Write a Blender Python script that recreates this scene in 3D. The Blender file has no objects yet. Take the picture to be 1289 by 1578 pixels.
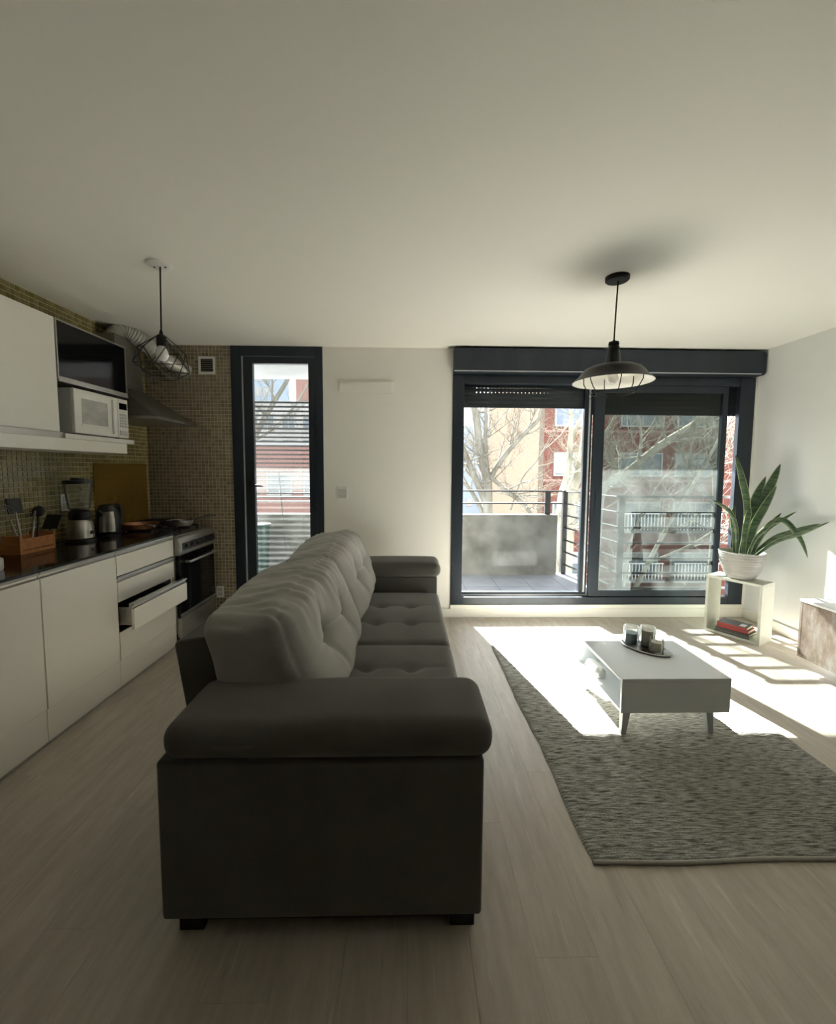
import bpy, bmesh, math, random
from math import sin, cos, pi, radians
from mathutils import Vector, Matrix, noise

S = bpy.context.scene
C = S.collection
random.seed(7)

# ------------------------------------------------------------------ camera
def make_camera():
    f, pit, yaw, roll, cy = 645.0, .0756, -.022, .0061, 772.1
    r0 = Vector((cos(yaw), sin(yaw), 0)); f0 = Vector((-sin(yaw), cos(yaw), 0)); zz = Vector((0, 0, 1))
    F = f0*cos(pit) - zz*sin(pit); u0 = f0*sin(pit) + zz*cos(pit)
    R = r0*cos(roll) + u0*sin(roll); U = u0*cos(roll) - r0*sin(roll)
    cd = bpy.data.cameras.new('camera'); o = bpy.data.objects.new('camera', cd); C.objects.link(o)
    cd.sensor_fit = 'HORIZONTAL'; cd.sensor_width = 36.0; cd.lens = f/1289*36.0
    cd.shift_x = 0; cd.shift_y = -(789-cy)/1289; cd.clip_start = .05; cd.clip_end = 500
    B = -F
    o.matrix_world = Matrix(((R.x, U.x, B.x, 0), (R.y, U.y, B.y, 0), (R.z, U.z, B.z, 1.42), (0, 0, 0, 1)))
    S.camera = o
make_camera()

# ------------------------------------------------------------------ world, sun, exposure
SUN_DIR = Vector((-.22, 1, .775)).normalized()
w = bpy.data.worlds.new('sky'); S.world = w; w.use_nodes = True
bg = w.node_tree.nodes['Background']; bg.inputs[0].default_value = (.90, .95, 1.0, 1); bg.inputs[1].default_value = .88
sl = bpy.data.lights.new('sun', 'SUN'); sl.energy = 13.5; sl.angle = radians(.6); sl.color = (1.0, .975, .93)
so = bpy.data.objects.new('sun', sl); C.objects.link(so); so.location = (-3, 12, 9)
so.rotation_euler = (-SUN_DIR).to_track_quat('-Z', 'Y').to_euler()
S.view_settings.view_transform = 'Standard'; S.view_settings.look = 'None'
S.view_settings.exposure = 3.1; S.view_settings.gamma = 1.0; S.view_settings.use_curve_mapping = False
S.cycles.max_bounces = 14; S.cycles.diffuse_bounces = 8; S.cycles.transparent_max_bounces = 16
S.cycles.glossy_bounces = 5; S.cycles.transmission_bounces = 6
S.cycles.caustics_reflective = False; S.cycles.caustics_refractive = False
S.cycles.sample_clamp_indirect = 8.0; S.cycles.use_denoising = True

# ------------------------------------------------------------------ materials
def lin(c):
    return tuple(((v/255.0) if v > 1 else v) for v in c)
class NT:
    def __init__(s, name):
        s.m = bpy.data.materials.new(name); s.m.use_nodes = True; s.t = s.m.node_tree
        s.t.nodes.clear(); s.out = s.n('ShaderNodeOutputMaterial')
    def n(s, ty, **k):
        x = s.t.nodes.new(ty)
        for a, b in k.items(): setattr(x, a, b)
        return x
    def l(s, a, b): s.t.links.new(a, b)
    def coords(s, scale=(1, 1, 1), kind='Object'):
        tc = s.n('ShaderNodeTexCoord'); mp = s.n('ShaderNodeMapping'); mp.inputs['Scale'].default_value = scale
        s.l(tc.outputs[kind], mp.inputs[0]); return mp.outputs[0]
def mat(name, col, rough=.5, metal=0.0, col2=None, nscale=(6, 6, 6), detail=5, bump=0, bscale=None, rnd=0, spec=.5, sheen=0, alpha=None, lo=.35, hi=.65, coat=0):
    """principled base; col->col2 noise variation; bump from a second noise; rnd = per-object brightness jitter"""
    k = NT(name); b = k.n('ShaderNodeBsdfPrincipled')
    b.inputs['Roughness'].default_value = rough; b.inputs['Metallic'].default_value = metal
    b.inputs['Specular IOR Level'].default_value = spec; b.inputs['Coat Weight'].default_value = coat
    if sheen: b.inputs['Sheen Weight'].default_value = sheen; b.inputs['Sheen Roughness'].default_value = .5
    k.l(b.outputs[0], k.out.inputs[0])
    c2 = col2 or tuple(v*.9 for v in col)
    nz = k.n('ShaderNodeTexNoise'); nz.inputs['Scale'].default_value = 1; nz.inputs['Detail'].default_value = detail
    k.l(k.coords(nscale), nz.inputs['Vector'])
    mr = k.n('ShaderNodeMapRange'); mr.inputs[1].default_value = lo; mr.inputs[2].default_value = hi; k.l(nz.outputs[0], mr.inputs[0])
    mx = k.n('ShaderNodeMix', data_type='RGBA'); mx.inputs[6].default_value = (*col, 1); mx.inputs[7].default_value = (*c2, 1)
    k.l(mr.outputs[0], mx.inputs[0]); last = mx.outputs[2]
    if rnd:
        oi = k.n('ShaderNodeObjectInfo'); m2 = k.n('ShaderNodeMapRange'); m2.inputs[3].default_value = 1-rnd; m2.inputs[4].default_value = 1+rnd
        k.l(oi.outputs['Random'], m2.inputs[0]); vm = k.n('ShaderNodeVectorMath', operation='SCALE'); k.l(last, vm.inputs[0]); k.l(m2.outputs[0], vm.inputs['Scale']); last = vm.outputs[0]
    k.l(last, b.inputs['Base Color'])
    if bump:
        n2 = k.n('ShaderNodeTexNoise'); n2.inputs['Scale'].default_value = 1; n2.inputs['Detail'].default_value = 4
        k.l(k.coords(bscale or nscale), n2.inputs['Vector'])
        bp = k.n('ShaderNodeBump'); bp.inputs['Strength'].default_value = bump; bp.inputs['Distance'].default_value = .01
        k.l(n2.outputs[0], bp.inputs['Height']); k.l(bp.outputs[0], b.inputs['Normal'])
    return k.m
def glass_mat(name, tint=(.97, .98, .97), dust=0.0, dustcol=(.8, .82, .8), transl=.5, refl=1.0, ior=1.45):
    k = NT(name); tr = k.n('ShaderNodeBsdfTransparent'); tr.inputs[0].default_value = (*tint, 1)
    gl = k.n('ShaderNodeBsdfGlossy'); gl.inputs['Roughness'].default_value = .0; gl.inputs[0].default_value = (refl, refl, refl, 1)
    fr = k.n('ShaderNodeFresnel'); fr.inputs[0].default_value = ior
    m1 = k.n('ShaderNodeMixShader'); k.l(fr.outputs[0], m1.inputs[0]); k.l(tr.outputs[0], m1.inputs[1]); k.l(gl.outputs[0], m1.inputs[2])
    last = m1.outputs[0]
    if dust:
        df = k.n('ShaderNodeBsdfDiffuse'); df.inputs[0].default_value = (*dustcol, 1)
        tl = k.n('ShaderNodeBsdfTranslucent'); tl.inputs[0].default_value = (*dustcol, 1)
        m2 = k.n('ShaderNodeMixShader'); m2.inputs[0].default_value = transl; k.l(df.outputs[0], m2.inputs[1]); k.l(tl.outputs[0], m2.inputs[2])
        nz = k.n('ShaderNodeTexNoise'); nz.inputs['Scale'].default_value = 1; nz.inputs['Detail'].default_value = 6
        k.l(k.coords((3, 3, 5)), nz.inputs['Vector'])
        mr = k.n('ShaderNodeMapRange'); mr.inputs[1].default_value = .3; mr.inputs[2].default_value = .7
        mr.inputs[3].default_value = dust*.6; mr.inputs[4].default_value = dust*1.4; k.l(nz.outputs[0], mr.inputs[0])
        m3 = k.n('ShaderNodeMixShader'); k.l(mr.outputs[0], m3.inputs[0]); k.l(last, m3.inputs[1]); k.l(m2.outputs[0], m3.inputs[2]); last = m3.outputs[0]
    k.l(last, k.out.inputs[0]); return k.m

MAT = {}
MAT['plaster'] = mat('plaster_white', (.87, .86, .81), .85, col2=(.85, .84, .79), nscale=(2, 2, 2), bump=.05, bscale=(30, 30, 30))
MAT['plaster_cool'] = mat('plaster_right_wall', (.84, .86, .85), .85, col2=(.82, .84, .83), nscale=(2, 2, 2), bump=.05, bscale=(30, 30, 30))
MAT['ceil'] = mat('ceiling_paint', (.88, .875, .825), .9, col2=(.87, .865, .815), nscale=(1.2, 1.2, 1.2))
MAT['trim'] = mat('trim_white', (.82, .81, .74), .45, nscale=(3, 3, 3), col2=(.79, .78, .71))
MAT['front'] = mat('fill_blocking_wall', (.045, .043, .04), .9)  # near-black so the wall behind the camera returns little bounce light
MAT['grout'] = mat('grout', (.66, .61, .42), .9, nscale=(20, 20, 20))
MAT['frame'] = mat('charcoal_aluminium', (.022, .031, .042), .35, .3, col2=(.028, .038, .051), nscale=(8, 8, 2))
MAT['shutter'] = mat('charcoal_shutter', (.050, .060, .070), .45, .2, col2=(.060, .070, .082))
MAT['strip'] = mat('weather_strip_grey', (.62, .66, .70), .4, .2)
MAT['glass'] = glass_mat('clear_glass', ior=1.12)
MAT['dusty'] = glass_mat('screened_dusty_glass', ior=1.25, tint=(.45, .48, .47), dust=.042, dustcol=(.62, .68, .66), transl=.45)
MAT['dusty_door'] = glass_mat('dusty_door_glass', tint=(.8, .82, .82), dust=.03, dustcol=(.7, .74, .72), transl=.5)
MAT['cab'] = mat('cabinet_white_laminate', (.87, .855, .79), .34, col2=(.85, .835, .77), nscale=(2, 2, 2))
MAT['alu'] = mat('brushed_aluminium', (.55, .54, .50), .32, .9, col2=(.48, .47, .44), nscale=(4, 4, 90))
MAT['steel'] = mat('stainless_steel', (.50, .48, .44), .30, .95, col2=(.42, .41, .38), nscale=(3, 3, 60))
MAT['steel_dark'] = mat('hood_steel', (.30, .29, .26), .36, .9, col2=(.26, .25, .22), nscale=(3, 3, 40))
MAT['granite'] = mat('black_granite', (.006, .006, .007), .10, col2=(.016, .016, .016), nscale=(160, 160, 160), detail=2, lo=.55, hi=.75)
MAT['blackglass'] = mat('black_glass', (.004, .004, .005), .08, spec=.28)
MAT['black'] = mat('black_plastic', (.012, .012, .013), .35, col2=(.018, .018, .018))
MAT['iron'] = mat('black_cast_iron', (.015, .014, .013), .55, col2=(.03, .028, .025), nscale=(30, 30, 30), bump=.2)
MAT['blackmetal'] = mat('black_lamp_metal', (.006, .0065, .006), .45, .1, col2=(.009, .0095, .009), spec=.3)
MAT['enamel'] = mat('white_enamel', (.82, .80, .74), .35)
MAT['microwhite'] = mat('microwave_white', (.87, .86, .81), .30)
MAT['micro_window'] = mat('perforated_microwave_window', (.40, .40, .37), .2, col2=(.55, .55, .51), nscale=(9, 9, 14))
MAT['bulb'] = mat('bulb_white_glass', (.85, .85, .83), .15, coat=.5)
MAT['darkint'] = mat('dark_interior', (.02, .02, .018), .8)
MAT['copper'] = mat('copper', (.42, .20, .12), .28, .9, col2=(.36, .17, .10))
MAT['orangewood'] = mat('orange_wood', (.62, .27, .10), .5, col2=(.48, .19, .06), nscale=(12, 40, 40), bump=.1)
MAT['bronzeglass'] = glass_mat('bronze_tinted_glass', tint=(.80, .60, .24), dust=.30, dustcol=(.50, .36, .09), transl=.2)
MAT['jar'] = glass_mat('jar_glass', tint=(.97, .98, .97), dust=.12, dustcol=(.9, .92, .9), transl=.7, ior=1.2)
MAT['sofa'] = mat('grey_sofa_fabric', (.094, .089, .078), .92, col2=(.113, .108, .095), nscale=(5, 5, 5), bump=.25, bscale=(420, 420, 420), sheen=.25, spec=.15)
MAT['sofa_seat_lit'] = mat('grey_sofa_fabric_lit_seat', (.125, .122, .112), .92, col2=(.15, .147, .136), nscale=(5, 5, 5), bump=.25, bscale=(420, 420, 420), sheen=.25, spec=.15)  # same fabric as the sofa, lightened to paint light on the seats
MAT['sofa_back_lit'] = mat('grey_sofa_fabric_lit_back', (.36, .35, .325), .92, col2=(.41, .40, .375), nscale=(6, 6, 6), bump=.25, bscale=(420, 420, 420), sheen=.35, spec=.15)  # same sofa fabric again, much paler: light on the cushions put into colour
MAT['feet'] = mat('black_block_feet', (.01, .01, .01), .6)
MAT['tablewhite'] = mat('coffee_table_white', (.84, .87, .89), .16, col2=(.82, .85, .87), nscale=(3, 3, 3), coat=.4)
MAT['shelfwhite'] = mat('painted_box_shelf', (.60, .61, .54), .5, col2=(.56, .57, .50), nscale=(4, 4, 14))
MAT['leg_grey'] = mat('grey_leg', (.50, .53, .54), .4)
MAT['pot'] = mat('grey_white_ceramic', (.40, .39, .37), .45, col2=(.33, .32, .30), nscale=(3, 3, 30))
MAT['soil'] = mat('potting_soil', (.05, .035, .022), .95, bump=.6, bscale=(80, 80, 80))
MAT['page'] = mat('book_pages', (.72, .66, .52), .8, col2=(.62, .56, .43), nscale=(4, 4, 400))
MAT['bk_black'] = mat('book_cover_black', (.018, .018, .018), .4, col2=(.06, .06, .055), nscale=(14, 14, 14))
MAT['bk_red'] = mat('book_cover_red', (.36, .03, .025), .45)
MAT['bk_dark'] = mat('book_cover_charcoal', (.05, .05, .045), .5)
MAT['bk_grey'] = mat('book_cover_grey', (.33, .33, .28), .5)
MAT['paperwhite'] = mat('white_print', (.75, .76, .76), .5)
MAT['wire_white'] = mat('white_plastic', (.90, .90, .86), .4)
MAT['switchgrey'] = mat('switch_button', (.60, .60, .57), .35)
MAT['silver'] = mat('silver_tray', (.60, .59, .56), .22, .95)
MAT['duct'] = mat('foil_duct', (.62, .61, .57), .42, .6)
MAT['candle_blue'] = mat('blue_grey_candle', (.28, .38, .42), .5)
MAT['candle_beige'] = mat('beige_candle', (.72, .67, .55), .6, col2=(.62, .57, .46), nscale=(20, 20, 20))
MAT['concrete'] = mat('weathered_concrete', (.135, .135, .125), .9, col2=(.055, .055, .046), nscale=(3.2, 3.2, 3.2), detail=9, bump=.3, bscale=(20, 20, 20), lo=.38, hi=.72)
MAT['slab'] = mat('painted_slab', (.66, .66, .66), .9)
MAT['baltile'] = mat('balcony_tile', (.13, .14, .17), .55, col2=(.17, .18, .21), nscale=(4, 4, 4), rnd=.12)
MAT['rail'] = mat('rail_dark_metal', (.035, .035, .035), .45, .4)
MAT['bark'] = mat('pale_bark', (.17, .16, .135), .9, col2=(.10, .09, .072), nscale=(5, 5, 1.5), spec=.05, bump=.4, bscale=(14, 14, 5))
MAT['barkwhite'] = mat('white_bark', (.30, .285, .235), .9, col2=(.17, .16, .125), nscale=(4, 4, 1.5), spec=.05, bump=.3, bscale=(14, 14, 5))
MAT['facadeglass'] = mat('far_window_glass', (.06, .075, .085), .12, col2=(.10, .115, .12), nscale=(1, 1, 1))
MAT['facadeblue'] = mat('blue_blind', (.09, .12, .24), .6)
MAT['blind'] = mat('pale_roller_blind', (.20, .21, .195), .6)
MAT['facadepale'] = mat('pale_render', (.28, .27, .255), .9, spec=.05)
MAT['towerblue'] = mat('pale_blue_cladding', (.22, .26, .31), .8, spec=.05)
MAT['street'] = mat('asphalt', (.07, .07, .068), .9, col2=(.10, .10, .095), nscale=(.6, .6, .6))
MAT['tankgreen'] = mat('dark_green_plastic', (.008, .035, .03), .35)

def brick_mat(name, c1, c2, mortar, sx=4.0):
    k = NT(name); b = k.n('ShaderNodeBsdfPrincipled'); b.inputs['Roughness'].default_value = .9; b.inputs['Specular IOR Level'].default_value = 0; k.l(b.outputs[0], k.out.inputs[0])
    tc = k.n('ShaderNodeTexCoord'); sp = k.n('ShaderNodeSeparateXYZ'); k.l(tc.outputs['Object'], sp.inputs[0])
    ad = k.n('ShaderNodeMath', operation='ADD'); k.l(sp.outputs[0], ad.inputs[0]); k.l(sp.outputs[1], ad.inputs[1])
    cb = k.n('ShaderNodeCombineXYZ'); k.l(ad.outputs[0], cb.inputs[0]); k.l(sp.outputs[2], cb.inputs[1])
    bt = k.n('ShaderNodeTexBrick'); bt.inputs['Scale'].default_value = sx; bt.inputs['Color1'].default_value = (*c1, 1); bt.inputs['Color2'].default_value = (*c2, 1); bt.inputs['Mortar'].default_value = (*mortar, 1)
    bt.inputs['Mortar Size'].default_value = .03; k.l(cb.outputs[0], bt.inputs[0])
    k.l(bt.outputs[0], b.inputs['Base Color']); return k.m
MAT['brickred'] = brick_mat('red_brick', (.12, .035, .025), (.09, .025, .019), (.13, .08, .065))
MAT['brickbeige'] = brick_mat('beige_brick', (.125, .096, .075), (.105, .077, .058), (.15, .12, .098))
MAT['brickpink'] = brick_mat('pink_brick', (.21, .11, .092), (.18, .09, .075), (.22, .16, .14))

def wood_floor_mat():
    k = NT('pale_wood_floor'); b = k.n('ShaderNodeBsdfPrincipled'); b.inputs['Roughness'].default_value = .40; b.inputs['Specular IOR Level'].default_value = .5
    k.l(b.outputs[0], k.out.inputs[0])
    oi = k.n('ShaderNodeObjectInfo'); tc = k.n('ShaderNodeTexCoord')
    ad = k.n('ShaderNodeVectorMath', operation='ADD'); mu = k.n('ShaderNodeVectorMath', operation='SCALE'); mu.inputs[0].default_value = (13.7, 7.3, 3.1)
    k.l(oi.outputs['Random'], mu.inputs['Scale']); k.l(tc.outputs['Object'], ad.inputs[0]); k.l(mu.outputs[0], ad.inputs[1])
    def nz(scale, detail, rough=.5):
        mp = k.n('ShaderNodeMapping'); mp.inputs['Scale'].default_value = scale; k.l(ad.outputs[0], mp.inputs[0])
        n = k.n('ShaderNodeTexNoise'); n.inputs['Scale'].default_value = 1; n.inputs['Detail'].default_value = detail; n.inputs['Roughness'].default_value = rough; k.l(mp.outputs[0], n.inputs[0]); return n.outputs[0]
    r = k.n('ShaderNodeValToRGB'); r.color_ramp.elements[0].position = .3; r.color_ramp.elements[0].color = (.41, .36, .295, 1)
    r.color_ramp.elements[1].position = .72; r.color_ramp.elements[1].color = (.57, .51, .43, 1); k.l(nz((24, 3.6, 1), 7, .66), r.inputs[0])
    st = k.n('ShaderNodeMapRange'); st.inputs[1].default_value = .62; st.inputs[2].default_value = .76; st.inputs[4].default_value = .6; k.l(nz((66, 4.5, 1), 4), st.inputs[0])
    mx = k.n('ShaderNodeMix', data_type='RGBA'); mx.inputs[7].default_value = (.68, .63, .55, 1); k.l(st.outputs[0], mx.inputs[0]); k.l(r.outputs[0], mx.inputs[6])
    sd = k.n('ShaderNodeMapRange'); sd.inputs[1].default_value = .66; sd.inputs[2].default_value = .78; sd.inputs[4].default_value = .6; k.l(nz((80, 5.5, 1.3), 4), sd.inputs[0])
    m2 = k.n('ShaderNodeMix', data_type='RGBA'); m2.inputs[7].default_value = (.26, .22, .17, 1); k.l(sd.outputs[0], m2.inputs[0]); k.l(mx.outputs[2], m2.inputs[6])
    mr = k.n('ShaderNodeMapRange'); mr.inputs[3].default_value = .965; mr.inputs[4].default_value = 1.035; k.l(oi.outputs['Random'], mr.inputs[0])
    vs = k.n('ShaderNodeVectorMath', operation='SCALE'); k.l(m2.outputs[2], vs.inputs[0]); k.l(mr.outputs[0], vs.inputs['Scale'])
    k.l(vs.outputs[0], b.inputs['Base Color']); return k.m
MAT['floor'] = wood_floor_mat()
MAT['underfloor'] = mat('floor_joint', (.30, .26, .20), .8)
def tile_mat(name, a, b_, c):
    k = NT(name); b = k.n('ShaderNodeBsdfPrincipled'); b.inputs['Roughness'].default_value = .22
    k.l(b.outputs[0], k.out.inputs[0]); g = k.n('ShaderNodeNewGeometry')
    r = k.n('ShaderNodeValToRGB'); r.color_ramp.elements[0].color = (*a, 1); r.color_ramp.elements[1].color = (*c, 1)
    e = r.color_ramp.elements.new(.5); e.color = (*b_, 1); k.l(g.outputs['Random Per Island'], r.inputs[0]); k.l(r.outputs[0], b.inputs['Base Color']); return k.m
MAT['mosaic'] = tile_mat('olive_mosaic', (.23, .19, .065), (.30, .255, .10), (.38, .325, .14))
MAT['mosaic2'] = tile_mat('brown_mosaic', (.22, .185, .125), (.29, .245, .175), (.37, .32, .235))
def rug_mat():
    k = NT('woven_rug'); b = k.n('ShaderNodeBsdfPrincipled'); b.inputs['Roughness'].default_value = .95; b.inputs['Specular IOR Level'].default_value = .1
    k.l(b.outputs[0], k.out.inputs[0])
    n1 = k.n('ShaderNodeTexNoise'); n1.inputs['Scale'].default_value = 1; n1.inputs['Detail'].default_value = 4; k.l(k.coords((18, 170, 1)), n1.inputs[0])
    r = k.n('ShaderNodeValToRGB'); r.color_ramp.elements[0].position = .34; r.color_ramp.elements[0].color = (.12, .117, .10, 1)
    r.color_ramp.elements[1].position = .62; r.color_ramp.elements[1].color = (.45, .44, .40, 1); k.l(n1.outputs[0], r.inputs[0])
    n2 = k.n('ShaderNodeTexNoise'); n2.inputs['Scale'].default_value = 1; n2.inputs['Detail'].default_value = 3; k.l(k.coords((160, 160, 1)), n2.inputs[0])
    mr = k.n('ShaderNodeMapRange'); mr.inputs[1].default_value = .3; mr.inputs[2].default_value = .7; mr.inputs[3].default_value = .8; mr.inputs[4].default_value = 1.2; k.l(n2.outputs[0], mr.inputs[0])
    v = k.n('ShaderNodeVectorMath', operation='SCALE'); k.l(r.outputs[0], v.inputs[0]); k.l(mr.outputs[0], v.inputs['Scale']); k.l(v.outputs[0], b.inputs['Base Color'])
    bp = k.n('ShaderNodeBump'); bp.inputs['Strength'].default_value = .6; bp.inputs['Distance'].default_value = .006; k.l(n2.outputs[0], bp.inputs['Height']); k.l(bp.outputs[0], b.inputs['Normal'])
    return k.m
MAT['rug'] = rug_mat()
MAT['rughem'] = mat('rug_hem', (.42, .40, .35), .9, nscale=(60, 60, 60))
def distressed_mat():
    k = NT('distressed_painted_wood'); b = k.n('ShaderNodeBsdfPrincipled'); b.inputs['Roughness'].default_value = .7; k.l(b.outputs[0], k.out.inputs[0])
    n1 = k.n('ShaderNodeTexNoise'); n1.inputs['Scale'].default_value = 1; n1.inputs['Detail'].default_value = 8; n1.inputs['Roughness'].default_value = .7; k.l(k.coords((14, 14, 5)), n1.inputs[0])
    r = k.n('ShaderNodeValToRGB'); el = r.color_ramp.elements; el[0].position = .36; el[0].color = (.15, .105, .08, 1); el[1].position = .66; el[1].color = (.34, .31, .285, 1)
    e = el.new(.5); e.color = (.24, .18, .148, 1); k.l(n1.outputs[0], r.inputs[0]); k.l(r.outputs[0], b.inputs['Base Color']); return k.m
MAT['distressed'] = distressed_mat()
def leaf_mat():
    k = NT('snake_plant_leaf'); b = k.n('ShaderNodeBsdfPrincipled'); b.inputs['Roughness'].default_value = .4; k.l(b.outputs[0], k.out.inputs[0])
    uv = k.n('ShaderNodeUVMap'); sp = k.n('ShaderNodeSeparateXYZ'); k.l(uv.outputs[0], sp.inputs[0])
    n = k.n('ShaderNodeTexNoise'); n.inputs['Scale'].default_value = 1; n.inputs['Detail'].default_value = 4; k.l(k.coords((8, 8, 55)), n.inputs[0])
    r = k.n('ShaderNodeValToRGB'); r.color_ramp.elements[0].position = .4; r.color_ramp.elements[0].color = (.030, .062, .032, 1); r.color_ramp.elements[1].position = .62; r.color_ramp.elements[1].color = (.085, .14, .07, 1); k.l(n.outputs[0], r.inputs[0])
    e = k.n('ShaderNodeMath', operation='SUBTRACT'); k.l(sp.outputs[0], e.inputs[0]); e.inputs[1].default_value = .5
    a = k.n('ShaderNodeMath', operation='ABSOLUTE'); k.l(e.outputs[0], a.inputs[0])
    mr = k.n('ShaderNodeMapRange'); mr.inputs[1].default_value = .40; mr.inputs[2].default_value = .44; k.l(a.outputs[0], mr.inputs[0])
    mx = k.n('ShaderNodeMix', data_type='RGBA'); mx.inputs[7].default_value = (.36, .40, .20, 1); k.l(mr.outputs[0], mx.inputs[0]); k.l(r.outputs[0], mx.inputs[6]); k.l(mx.outputs[2], b.inputs['Base Color'])
    return k.m
MAT['leaf'] = leaf_mat()

# ------------------------------------------------------------------ mesh builder
def world_of(o):
    m = Matrix.Identity(4)
    while o is not None:
        m = o.matrix_basis @ m; o = o.parent
    return m
class MB:
    def __init__(s): s.v = []; s.f = []; s.uv = None
    def add(s, vs, fs):
        b = len(s.v); s.v += [tuple(v) for v in vs]; s.f += [tuple(i+b for i in f) for f in fs]; return s
    def box(s, x0, x1, y0, y1, z0, z1, M=None):
        vs = [(x0,y0,z0),(x1,y0,z0),(x1,y1,z0),(x0,y1,z0),(x0,y0,z1),(x1,y0,z1),(x1,y1,z1),(x0,y1,z1)]
        if M is not None: vs = [M @ Vector(v) for v in vs]
        return s.add(vs, [(0,3,2,1),(4,5,6,7),(0,1,5,4),(1,2,6,5),(2,3,7,6),(3,0,4,7)])
    def hexa(s, lo, hi):
        """lo, hi: four corner points each, counter-clockwise seen from above"""
        return s.add(list(lo)+list(hi), [(0,3,2,1),(4,5,6,7),(0,1,5,4),(1,2,6,5),(2,3,7,6),(3,0,4,7)])
    def tube(s, pts, rad, n=8, caps=True, squash=None):
        pts = [Vector(p) for p in pts]; m = len(pts)
        if not hasattr(rad, '__len__'): rad = [rad]*m
        vs = []; prev = None
        for i, p in enumerate(pts):
            d = (pts[min(i+1, m-1)] - pts[max(i-1, 0)])
            d = d.normalized() if d.length > 1e-9 else Vector((0, 0, 1))
            if prev is None:
                a = Vector((0, 0, 1)) if abs(d.z) < .9 else Vector((1, 0, 0))
                u = d.cross(a).normalized()
            else:
                u = (prev - d*prev.dot(d)); u = u.normalized() if u.length > 1e-6 else d.orthogonal().normalized()
            prev = u; q = d.cross(u)
            for j in range(n):
                t = 2*pi*j/n; vs.append(p + (u*cos(t) + q*sin(t))*rad[i])
        fs = []
        for i in range(m-1):
            for j in range(n):
                a = i*n+j; b = i*n+(j+1) % n; fs.append((a, b, b+n, a+n))
        if caps: fs.append(tuple(reversed(range(n)))); fs.append(tuple(range((m-1)*n, m*n)))
        return s.add(vs, fs)
    def lathe(s, prof, c=(0, 0, 0), n=32, closed=False):
        """prof: (r, z) from bottom outside upward; r=0 ends become poles"""
        c = Vector(c); vs = []; fs = []; rings = []
        for r, z in prof:
            if r < 1e-6: rings.append((len(vs), 1)); vs.append(c + Vector((0, 0, z)))
            else:
                rings.append((len(vs), n))
                for j in range(n): t = 2*pi*j/n; vs.append(c + Vector((r*cos(t), r*sin(t), z)))
        prs = list(zip(rings, rings[1:]))
        if closed: prs.append((rings[-1], rings[0]))
        for (a, na), (b, nb) in prs:
            for j in range(n):
                k = (j+1) % n
                if na == 1 and nb == 1: continue
                if na == 1: fs.append((a, b+k, b+j))
                elif nb == 1: fs.append((a+j, a+k, b))
                else: fs.append((a+j, a+k, b+k, b+j))
        return s.add(vs, fs)
    def prism(s, poly, axis, a, b):
        """poly of 2D points extruded along axis ('x','y','z') from a to b"""
        n = len(poly)
        def P(p, t): return {'x': (t, p[0], p[1]), 'y': (p[0], t, p[1]), 'z': (p[0], p[1], t)}[axis]
        vs = [P(p, a) for p in poly]+[P(p, b) for p in poly]
        fs = [tuple(range(n)), tuple(reversed(range(n, 2*n)))]+[(i, i+n, (i+1) % n+n, (i+1) % n) for i in range(n)]
        return s.add(vs, fs)
    def build(s, name, m, parent=None, smooth=False, bevel=0, seg=2, kind=None, label=None, fix=True, W=None):
        inv = (W if W is not None else (world_of(parent) if parent else Matrix.Identity(4))).inverted()
        me = bpy.data.meshes.new(name); me.from_pydata([tuple(inv @ Vector(v)) for v in s.v], [], s.f); me.update()
        if fix:
            bm = bmesh.new(); bm.from_mesh(me); bmesh.ops.recalc_face_normals(bm, faces=bm.faces); bm.to_mesh(me); bm.free()
        if s.uv:
            L = me.uv_layers.new(name='UVMap')
            for lp in me.loops: L.data[lp.index].uv = s.uv[lp.vertex_index]
        me.materials.append(MAT[m] if isinstance(m, str) else m)
        if smooth:
            for p in me.polygons: p.use_smooth = True
            if smooth != 'all': me.set_sharp_from_angle(angle=radians(38))
        o = bpy.data.objects.new(name, me); C.objects.link(o)
        if W is not None and parent is None: o.matrix_basis = W
        if parent: o.parent = parent
        if bevel:
            bv = o.modifiers.new('bevel', 'BEVEL'); bv.width = bevel; bv.segments = seg; bv.limit_method = 'ANGLE'; bv.angle_limit = radians(35)
            for p in me.polygons: p.use_smooth = True
            bv.harden_normals = False
            wn = o.modifiers.new('normals', 'WEIGHTED_NORMAL'); wn.keep_sharp = True
        if kind: o['kind'] = kind
        if label: o['label'] = label
        return o
def tag(o, label, cat, group=None, kind=None):
    o['label'] = label; o['category'] = cat
    if group: o['group'] = group
    if kind: o['kind'] = kind
    return o
def thing(name, label, cat, loc=(0, 0, 0), rz=0, group=None):
    o = bpy.data.objects.new(name, None); C.objects.link(o); o.location = loc; o.rotation_euler = (0, 0, rz); o.empty_display_size = .1
    return tag(o, label, cat, group)
def copy_tree(o, parent=None):
    c = o.copy(); C.objects.link(c)
    if parent: c.parent = parent
    for ch in list(o.children): copy_tree(ch, c)
    return c
def base(name, x0, x1, y0, y1, z0, z1, m, parent=None, **k): return MB().box(x0, x1, y0, y1, z0, z1).build(name, m, parent, **k)
def rotbox(center, size, R):
    M = Matrix.Translation(center) @ R
    return M, (-size[0]/2, size[0]/2, -size[1]/2, size[1]/2, -size[2]/2, size[2]/2)

XL, XR, YB, ZC = -2.415, 3.28, 3.937, 2.531

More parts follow.
